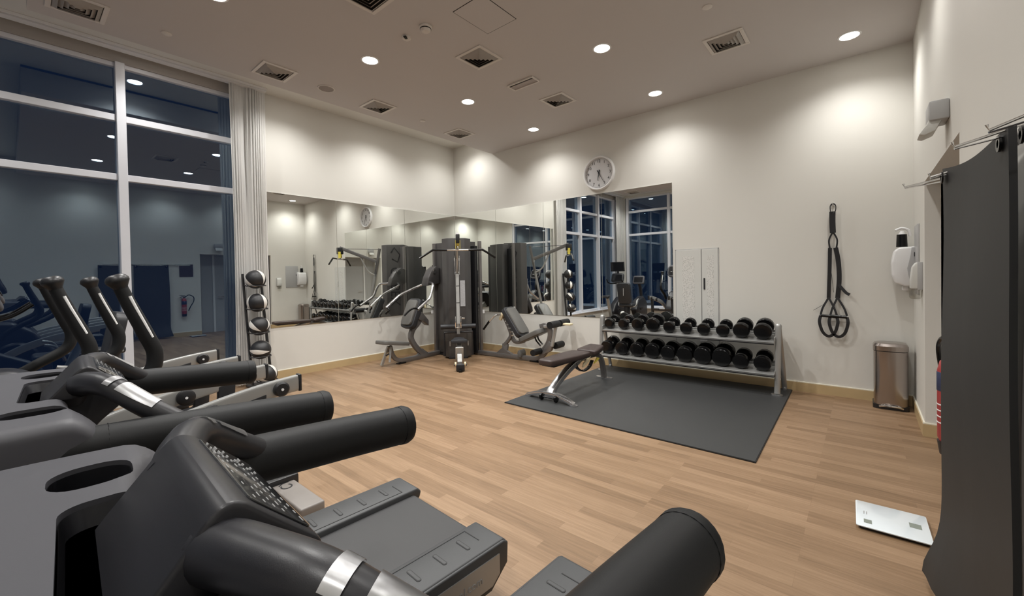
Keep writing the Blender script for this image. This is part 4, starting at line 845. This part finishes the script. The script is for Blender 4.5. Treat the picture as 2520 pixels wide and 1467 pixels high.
# ------------------------------------------------------------------ treadmill (prototype at the origin, +y is the rear end)
def boolean_cut(o, cutters):
    for c in cutters:
        md = o.modifiers.new('cut', 'BOOLEAN'); md.operation = 'DIFFERENCE'; md.object = c; md.solver = 'EXACT'
    dg = bpy.context.evaluated_depsgraph_get(); dg.update(); me = bpy.data.meshes.new_from_object(o.evaluated_get(dg))
    o.modifiers.clear(); o.data = me
    for c in cutters: bpy.data.objects.remove(c)
    for p in me.polygons: p.use_smooth = True
    me.set_sharp_from_angle(angle=math.radians(35))
def make_treadmill():
    t = thing('treadmill', 'x', 'treadmill', (0, 0, 0), 'treadmills in the foreground')
    GR = mat('groove', (0.012, 0.012, 0.013), 0.6)
    for s in (-1, 1):
        b = BM(); pl = [(-0.40, 0.20), (1.15, 0.20), (1.27, 0.205), (1.30, 0.235), (1.31, 0.265), (1.285, 0.29), (-0.40, 0.29)]
        prism(b, pl, 0.195, (s*0.335, 0, 0), (0, 1, 0), (0, 0, 1), bev=0.010, seg=3)
        prism(b, [(-0.40, 0.10), (1.20, 0.10), (1.30, 0.18), (1.305, 0.27), (1.28, 0.285), (-0.40, 0.285)], 0.03, (s*0.425, 0, 0), (0, 1, 0), (0, 0, 1), bev=0.007, seg=3)
        rl = obj('side_rail', b, DECK, t)
        b = BM(); prism(b, [(-0.35, 0.125), (1.20, 0.125), (1.245, 0.16), (1.245, 0.245), (-0.35, 0.245)], 0.006, (s*0.4415, 0, 0), (0, 1, 0), (0, 0, 1)); sp = obj('side_panel', b, SILV, rl)
        text('lettering', 'www.cybexinternational.com', 0.048, frame4((s*0.4455, 0.86, 0.185), (0, s, 0), (0, 0, 1)), INKG, sp)
        for k in range(7):
            b = BM(); y = 1.13-0.125*k
            prism(b, rrect(0.085, 0.020, 0.008, 3), 0.002, (s*0.335, y, 0.2905), (1, 0, 0), (0, 1, 0)); obj('grip_slot', b, GR, rl, None)
            b = BM(); prism(b, rrect(0.077, 0.013, 0.005, 3), 0.002, (s*0.335, y, 0.2912), (1, 0, 0), (0, 1, 0)); obj('slot_inlay', b, DECK, rl, None)
        b = BM(); bx(b, (s*0.262, 0.42, 0.2905), (0.004, 1.55, 0.002)); bx(b, (s*0.31, 1.20, 0.2905), (0.10, 0.004, 0.002)); obj('edge_line', b, GR, rl, None)
    b = BM(); bx(b, (0, 0.42, 0.235), (0.50, 1.70, 0.055), bev=0.022, seg=4); obj('running_belt', b, BELT, t)
    b = BM(); bx(b, (0, 0.38, 0.16), (0.80, 1.65, 0.09)); obj('deck_frame', b, BLACKM, t)
    for s in (-1, 1):
        b = BM(); cyl(b, (s*0.36, 1.10, 0.0), (s*0.36, 1.10, 0.13), 0.035); obj('levelling_foot', b, RUB, t)
        b = BM(); cyl(b, (s*0.36, -0.35, 0.0), (s*0.36, -0.35, 0.13), 0.035); obj('levelling_foot', b, RUB, t)
    b = BM(); prism(b, [(-1.0, 0.05), (-0.25, 0.05), (-0.25, 0.29), (-0.33, 0.36), (-0.60, 0.42), (-0.92, 0.38), (-1.0, 0.28)], 0.88, (0, 0, 0), (0, 1, 0), (0, 0, 1), bev=0.03, seg=3); obj('motor_hood', b, SHELL, t)
    for s in (-1, 1):
        b = BM(); tube(b, smooth([(s*0.40, -0.48, 0.20), (s*0.40, -0.42, 0.55), (s*0.395, -0.36, 0.85), (s*0.39, -0.30, 1.02)], 5), 0.045, 14, square=True, sx=0.8, sy=1.3); obj('upright', b, SILV, t)
        pts = smooth([(s*0.375, -0.12, 1.085), (s*0.388, 0.0, 1.082), (s*0.39, 0.12, 1.078), (s*0.39, 0.35, 1.065), (s*0.39, 0.525, 1.052)], 5)
        b = BM(); tube(b, pts, 0.050, 24); hr = obj('handrail', b, FOAM, t)
        b = BM(); lathe(b, [(0.051, -0.014), (0.0515, 0.002), (0.047, 0.014), (0.03, 0.019), (0.0001, 0.019)], (s*0.39, 0.525, 1.052), (0, 1, -0.07), 24); obj('end_cap', b, FOAM, hr)
        b = BM(); lathe(b, [(0.0495, 0), (0.0515, 0.002), (0.0495, 0.004)], (s*0.388, 0.03, 1.081), (0, 1, 0), 24); obj('seam_ring', b, BLACK, hr)
        px = 0.115 if s > 0 else -0.13
        gp = [(px, -0.006, 1.185), (s*0.19, 0.012, 1.198), (s*0.27, 0.045, 1.195), (s*0.34, 0.105, 1.145), (s*0.388, 0.19, 1.078)]
        sm_ = smooth(gp, 6); b = BM(); tube(b, sm_, [0.032-0.006*min(1, i/14) for i in range(len(sm_))], 18); gb = obj('grip_bar', b, SHELL, t)
        for i0, i1 in ((12, 13), (14, 19)):
            b = BM(); P = sm_[i0:i1+1]; rings = []
            for i, p in enumerate(P):
                tt = (sm_[min(i0+i+1, len(sm_)-1)]-sm_[i0+i-1]).normalized(); v = (V(0, 0, 1)-tt*tt.z).normalized(); u = tt.cross(v)
                rr = 0.0345-0.006*min(1, (i0+i)/14)
                rings.append([b.verts.new(p+u*(rr*math.sin(a))+v*(rr*math.cos(a))) for a in [(-1.0+2.0*k/8) for k in range(9)]])
            for a_, b_ in zip(rings, rings[1:]):
                for k in range(8): b.faces.new((a_[k], a_[k+1], b_[k+1], b_[k]))
            bmesh.ops.solidify(b, geom=b.faces[:], thickness=0.003); obj('pulse_sensor', b, SENS, gb)
    # console pod with keypad
    b = BM(); pod = [(-0.118, 1.075), (-0.105, 1.11), (-0.075, 1.15), (-0.040, 1.192), (-0.016, 1.222), (-0.004, 1.233), (0.008, 1.235), (0.020, 1.229), (0.092, 1.160), (0.097, 1.148), (0.080, 1.125), (0.03, 1.08), (-0.01, 1.03), (-0.06, 1.00), (-0.118, 1.00)]
    prism(b, pod, 0.285, (-0.012, 0, 0), (0, 1, 0), (0, 0, 1), bev=0.008, seg=3); pd = obj('console_pod', b, SHELL, t)
    k0, k1 = V(0, 0.020, 1.229), V(0, 0.092, 1.160); kd = (k0-k1).normalized(); kn = V(0, kd.z, -kd.y); kc = (k0+k1)/2+V(-0.012, 0, 0)
    kn = V(0, -kd.z*-1, -kd.y) if False else V(0, kd.z, -kd.y)
    b = BM(); prism(b, rrect(0.255, 0.088, 0.010), 0.003, kc+kn*0.0010, (1, 0, 0), kd, bev=0.001); kp = obj('keypad', b, mat('keypad_gloss', (0.022, 0.023, 0.025), 0.16, coat=0.5), pd)
    b = BM(); random.seed(3)
    for i in range(6):
        for j in range(11):
            if random.random() < 0.25: continue
            c = kc+kn*0.0028+V(-0.112+0.0224*j, 0, 0)+kd*(-0.034+0.0135*i)
            wd = 0.009 if random.random() < 0.7 else 0.013
            prism(b, [(-wd/2, -0.0006), (wd/2, -0.0006), (wd/2, 0.0006), (-wd/2, 0.0006)], 0.0006, c, (1, 0, 0), kd)
    ks = obj('key_symbols', b, GREYP, kp, None); ks['kind'] = 'stuff'
    # console body: two wings and a tray between them
    ol = [(-0.43, -0.02), (-0.41, 0.035), (-0.36, 0.035), (-0.31, -0.005), (-0.20, -0.03), (0.18, -0.03), (0.30, -0.005), (0.35, 0.035), (0.405, 0.035), (0.43, -0.02), (0.445, -0.20), (0.43, -0.42), (0.36, -0.58), (0.18, -0.66), (-0.18, -0.66), (-0.36, -0.58), (-0.43, -0.42), (-0.445, -0.20)]
    ol = [(p.x, p.y) for p in smooth([V(a, c, 0) for a, c in ol], 4, True)]
    b = BM(); prism(b, ol, 0.16, (0, 0, 1.085), (1, 0, 0), (0, 1, 0), bev=0.040, seg=5, bevall=False)
    for yc_ in (-0.04, -0.025, -0.01, 0.005, 0.02):
        bmesh.ops.bisect_plane(b, geom=b.verts[:]+b.edges[:]+b.faces[:], plane_co=(0, yc_, 0), plane_no=(0, 1, 0))
    for v in b.verts:
        if v.co.y > -0.04: v.co.z -= 13*(v.co.y+0.04)**2*(1.0 if v.co.z > 1.09 else 0.2)
    sh = obj('console_body', b, SHELL2, t); cuts = []
    CH = ((0.28, -0.09, 0.085, 0.115), (-0.285, -0.085, 0.10, 0.095))
    for cx_, cy_, w_, h_ in CH:
        c = BM(); prism(c, rrect(w_, h_, 0.04, 6), 0.14, (cx_, cy_, 1.15), (1, 0, 0), (0, 1, 0)); cuts.append(obj('cutter', c, DARK, None, None))
    c = BM(); prism(c, rrect(0.33, 0.13, 0.03, 6), 0.20, (-0.012, -0.055, 1.16), (1, 0, 0), (0, 1, 0)); cuts.append(obj('cutter', c, DARK, None, None))
    boolean_cut(sh, cuts)
    for cx_, cy_, w_, h_ in CH+((-0.012, -0.055, 0.33, 0.13),):
        b = BM(); ring = rrect(w_-0.004, h_-0.004, 0.03 if w_ > 0.2 else 0.038, 6); zt = 1.158; zl = 1.135 if w_ > 0.2 else 1.086
        outer = [b.verts.new((cx_+p[0], cy_+p[1], zt)) for p in ring]; low = [b.verts.new((cx_+p[0]*0.92, cy_+p[1]*0.92, zl)) for p in ring]
        N = len(ring)
        for i in range(N): b.faces.new((outer[i], outer[(i+1) % N], low[(i+1) % N], low[i]))
        b.faces.new(low); bmesh.ops.solidify(b, geom=b.faces[:], thickness=0.002); obj('tray_liner' if w_ > 0.2 else 'cup_holder', b, SHELL, t)
    # display on a mast, further forward
    b = BM(); tube(b, smooth([(0, -0.50, 1.10), (0, -0.56, 1.20), (0, -0.58, 1.30)], 4), 0.05, 12, square=True); obj('display_mast', b, SHELL, t)
    b = BM(); bx(b, (0, -0.55, 1.42), (0.46, 0.06, 0.30), RX(-0.2), bev=0.02, seg=3); dp = obj('display', b, SHELL, t)
    b = BM(); bx(b, (0, -0.515, 1.425), (0.38, 0.004, 0.22), RX(-0.2)); obj('screen', b, SCREEN, dp)
    return t
tm = make_treadmill(); tm.location = (6.035, -5.96, 0); tm.rotation_euler = (0, 0, -0.06)
tm['label'] = 'nearest treadmill, black padded handrails, running off the bottom left of the photo'
copy_tree(tm, (4.915, -5.97, 0), -0.06, 'second treadmill, its grey belt and side rails showing in full lower centre')

# ------------------------------------------------------------------ arc trainer (elliptical), prototype
def make_elliptical():
    t = thing('elliptical_trainer', 'x', 'elliptical trainer', (0, 0, 0), 'elliptical trainers by the window')
    b = BM(); bx(b, (0.0, 0.945, 0.055), (1.0, 0.15, 0.08), bev=0.012, seg=3); rb = obj('rear_stabiliser', b, mat('warm_grey_paint', (0.21, 0.19, 0.175), 0.4), t)
    text('lettering', 'CYBEX', 0.10, frame4((0.02, 0.945, 0.0962), (-1, 0, 0), (0, -1, 0)), INK, rb)
    b = BM(); bx(b, (0, -0.62, 0.06), (0.70, 0.14, 0.11), bev=0.02, seg=3); obj('front_stabiliser', b, SILV, t)
    b = BM(); bx(b, (0, 0.2, 0.08), (0.14, 1.7, 0.10), bev=0.015); obj('spine', b, BLACKM, t)
    for s in (-0.43, 0.43):
        b = BM(); cyl(b, (s, 0.945, 0), (s, 0.945, 0.012), 0.03); cyl(b, (s*0.7, -0.62, 0), (s*0.7, -0.62, 0.012), 0.03); obj('levelling_foot', b, RUB, t)
    b = BM(); prism(b, [(-0.66, 0.10), (0.10, 0.10), (0.22, 0.22), (0.20, 0.50), (0.02, 0.78), (-0.18, 0.92), (-0.40, 0.94), (-0.58, 0.80), (-0.70, 0.45)], 0.26, (0, 0, 0), (0, 1, 0), (0, 0, 1), bev=0.05, seg=4); obj('drive_housing', b, SHELL, t)
    for s in (-1, 1):
        b = BM(); lathe(b, [(0.0001, 0), (0.21, 0), (0.22, 0.02), (0.19, 0.045), (0.0001, 0.055)], (s*0.125, -0.16, 0.42), (s, 0, 0), 36); obj('side_disc', b, BLACK, t)
    b = BM(); tube(b, smooth([(0, -0.42, 0.85), (0, -0.40, 1.10), (0, -0.36, 1.36)], 4), 0.055, 14, square=True); obj('console_mast', b, SHELL, t)
    b = BM(); prism(b, rrect(0.42, 0.36, 0.12), 0.07, (0, -0.31, 1.50), (1, 0, 0), (0, -0.35, 0.94), bev=0.02, seg=3); cn = obj('console', b, SHELL2, t)
    b = BM(); n_ = V(1, 0, 0).cross(V(0, -0.35, 0.94).normalized()); prism(b, rrect(0.34, 0.26, 0.06), 0.004, V(0, -0.31, 1.50)-n_*(-0.037 if n_.y > 0 else 0.037), (1, 0, 0), (0, -0.35, 0.94)); ks = obj('console_face', b, SCREEN, cn)
    for j in range(4):
        b = BM(); bx(b, (-0.09+0.06*j, -0.262-0.0, 1.49), (0.028, 0.006, 0.02), RX(0.36)); obj('console_key', b, GLOW if j == 1 else GREYP, cn)
    for s, oy in ((1, 0.0), (-1, -0.19)):
        x = 0.27*s
        pts = smooth([(x, 0.14+oy, 1.455), (x, 0.185+oy, 1.33), (x, 0.235+oy, 1.20), (x, 0.27+oy, 1.09), (x, 0.24+oy, 0.99), (x, 0.10+oy, 0.90), (x, -0.12+oy*0.6, 0.80), (x, -0.30, 0.70)], 6)
        b = BM(); tube(b, pts, [0.028+0.006*min(1, i/12) for i in range(len(pts))], 16); ar = obj('handle_arm', b, FOAM, t)
        b = BM(); lathe(b, [(0.0001, 0.026), (0.022, 0.025), (0.038, 0.016), (0.046, 0.002), (0.046, -0.010), (0.038, -0.024), (0.029, -0.040), (0.027, -0.06)], (x, 0.135+oy, 1.475), (0, -0.30, 0.95), 22); obj('ball_top', b, BLACK, ar)
        P = pts[3:14]; b = BM()
        tube(b, [p+V(0.024, 0.014, 0) for p in P], 0.010, 8, sx=0.8, sy=0.8, updir=(0, 1, 0)); obj('pulse_plate', b, WHITE, ar)
        b = BM(); q = [(x, -0.36, 0.40), (x, -0.10, 0.56), (x, 0.15, 0.655), (x, 0.36, 0.705), (x, 0.60, 0.755), (x, 0.80, 0.785), (x, 0.97, 0.80)]
        qs = smooth(q, 5); tube(b, qs, 0.050, 14, square=True, sx=0.42, sy=1.0, updir=(0, 0, 1)); pa = obj('pedal_arm', b, SILV, t)
        b = BM(); bx(b, (x, 0.978, 0.80), (0.050, 0.02, 0.108), bev=0.006); obj('arm_end_cap', b, BLACK, pa)
        for yy, zz, r in ((0.86, 0.785, 0.045), (0.50, 0.725, 0.050)):
            b = BM(); lathe(b, [(0.0001, 0.022), (r*0.8, 0.021), (r, 0.014), (r, -0.022)], (x+0.028, yy, zz), (1, 0, 0), 26); dc = obj('pivot_cap', b, BLACK, pa)
            b = BM(); cyl(b, (x+0.049, yy, zz), (x+0.053, yy, zz), 0.008, seg=12); obj('bolt', b, WHITE, dc)
        b = BM(); prism(b, [(0.66, 0.13), (0.74, 0.13), (0.78, 0.77), (0.68, 0.75)], 0.05, (x, 0, 0), (0, 1, 0), (0, 0, 1), bev=0.006); obj('support_post', b, BLACKM, t)
        b = BM(); prism(b, [(0.30, 0.40), (0.78, 0.44), (0.80, 0.50), (0.72, 0.50), (0.70, 0.47), (0.28, 0.43)], 0.17, (x*0.62, 0, 0), (0, 1, 0), (0, 0, 1), bev=0.01); obj('pedal', b, BLACK, t)
    return t
el = make_elliptical(); el.location = (3.60, -5.90, 0); el['label'] = 'elliptical trainer beside the treadmills, its silver arm with black discs in full view'
copy_tree(el, (2.50, -5.90, 0), None, 'second elliptical trainer, nearer the dark window, handle left of the others')

# ------------------------------------------------------------------ recumbent bike and upright bike (seen in the mirror)
t = thing('recumbent_bike', 'black recumbent exercise bike, its seat back seen in the mirror', 'exercise bike', (1.45, -5.5, 0))
x = 1.45
b = BM(); bx(b, (x, -5.6, 0.10), (0.14, 1.5, 0.10), bev=0.02); bx(b, (x, -4.92, 0.05), (0.55, 0.10, 0.09), bev=0.02); bx(b, (x, -6.35, 0.05), (0.50, 0.10, 0.09), bev=0.02); obj('frame', b, BLACKM, t)
b = BM(); prism(b, [(-6.45, 0.10), (-5.75, 0.10), (-5.60, 0.35), (-5.75, 0.62), (-6.15, 0.75), (-6.42, 0.55)], 0.20, (x, 0, 0), (0, 1, 0), (0, 0, 1), bev=0.04, seg=3); obj('drive_housing', b, SHELL, t)
b = BM(); bx(b, (x, -5.22, 0.52), (0.42, 0.40, 0.09), bev=0.035, seg=3); obj('seat', b, PADD, t)
b = BM(); prism(b, rrect(0.40, 0.62, 0.08), 0.09, (x, -4.98, 0.88), (1, 0, 0), (0, 0.20, 1), bev=0.03, seg=3); sb_ = obj('backrest', b, PADD, t)
b = BM(); bx(b, (x, -4.905, 0.92), (0.012, 0.01, 0.22)); obj('back_slot', b, GREYP, sb_)
b = BM(); bx(b, (x, -5.15, 0.30), (0.12, 0.20, 0.36), bev=0.02); obj('seat_post', b, BLACKM, t)
for s in (-1, 1):
    b = BM(); tube(b, smooth([(x+s*0.10, -5.15, 0.46), (x+s*0.26, -5.15, 0.50), (x+s*0.28, -5.22, 0.66), (x+s*0.28, -5.32, 0.70)], 4), 0.016, 8); obj('side_handle', b, SILV, t)
    b = BM(); cyl(b, (x+s*0.11, -5.85, 0.36), (x+s*0.15, -5.85, 0.36), 0.02); tube(b, [(x+s*0.15, -5.85, 0.36), (x+s*0.15, -5.85+s*0.13, 0.36+s*0.05)], 0.014, 8); bx(b, (x+s*0.21, -5.85+s*0.13, 0.36+s*0.05), (0.10, 0.09, 0.03), bev=0.008); obj('pedal', b, BLACK, t)
b = BM(); tube(b, smooth([(x, -6.2, 0.70), (x, -6.15, 0.95), (x, -6.05, 1.15)], 4), 0.04, 12, square=True); obj('console_mast', b, SHELL, t)
b = BM(); prism(b, rrect(0.36, 0.26, 0.05), 0.06, (x, -6.02, 1.25), (1, 0, 0), (0, -0.35, 0.94), bev=0.015); cn = obj('console', b, SHELL2, t)
b = BM(); bx(b, (x, -5.985, 1.262), (0.28, 0.006, 0.17), RX(0.36)); obj('screen', b, SCREEN, cn)

bpy.data.objects['recumbent_bike'].location = (1.27, -6.02, 0)

t = thing('upright_bike', 'upright exercise bike with a dark screen on top, seen in the clock wall mirror', 'exercise bike', (0.80, -5.6, 0))
x = 0.80
b = BM(); bx(b, (x, -5.65, 0.09), (0.12, 1.15, 0.09), bev=0.02); bx(b, (x, -5.10, 0.05), (0.52, 0.10, 0.08), bev=0.02); bx(b, (x, -6.25, 0.05), (0.52, 0.10, 0.08), bev=0.02); obj('frame', b, BLACKM, t)
b = BM(); prism(b, [(-6.25, 0.10), (-5.50, 0.10), (-5.40, 0.30), (-5.60, 0.55), (-5.90, 0.72), (-6.15, 0.74), (-6.27, 0.45)], 0.18, (x, 0, 0), (0, 1, 0), (0, 0, 1), bev=0.04, seg=3); obj('drive_housing', b, SHELL, t)
b = BM(); tube(b, [(x, -5.42, 0.12), (x, -5.20, 0.72)], 0.04, 12, square=True); obj('seat_post', b, SILV, t)
b = BM(); prism(b, [(-0.04, -0.17), (0.04, -0.17), (0.12, 0.06), (0.11, 0.14), (-0.11, 0.14), (-0.12, 0.06)], 0.07, (x, -5.13, 0.77), (1, 0, 0), (0, 1, 0), bev=0.025, seg=3); obj('saddle', b, PADD, t)
b = BM(); tube(b, smooth([(x, -6.05, 0.70), (x, -5.98, 0.95), (x, -5.93, 1.20)], 4), 0.045, 12, square=True); obj('console_mast', b, SILV, t)
b = BM(); prism(b, rrect(0.40, 0.30, 0.07), 0.07, (x, -5.90, 1.32), (1, 0, 0), (0, -0.3, 0.95), bev=0.02); cn = obj('console', b, SHELL, t)
b = BM(); bx(b, (x, -5.86, 1.33), (0.32, 0.006, 0.20), RX(0.30)); obj('console_face', b, SCREEN, cn)
for s in (-1, 1):
    b = BM(); tube(b, smooth([(x, -5.95, 1.16), (x+s*0.20, -5.90, 1.14), (x+s*0.25, -5.75, 1.18), (x+s*0.24, -5.62, 1.28)], 4), 0.017, 10); obj('handlebar', b, RUB, t)
    b = BM(); bx(b, (x+s*0.20, -5.70+s*0.12, 0.33+s*0.05), (0.10, 0.09, 0.03), bev=0.008); tube(b, [(x+s*0.10, -5.70, 0.33), (x+s*0.15, -5.70, 0.33), (x+s*0.15, -5.70+s*0.12, 0.33+s*0.05)], 0.013, 8); obj('pedal', b, BLACK, t)
b = BM(); bx(b, (x, -5.93, 1.50), (0.05, 0.04, 0.12)); obj('screen_stem', b, BLACKM, t)
b = BM(); bx(b, (x, -5.90, 1.68), (0.46, 0.05, 0.30), RX(-0.1), bev=0.012); sc_ = obj('screen_case', b, BLACK, t)
b = BM(); bx(b, (x, -5.873, 1.68), (0.42, 0.004, 0.26), RX(-0.1)); obj('screen', b, SCREEN, sc_)
bpy.data.objects['upright_bike'].location = (0.70, -5.95, 0)
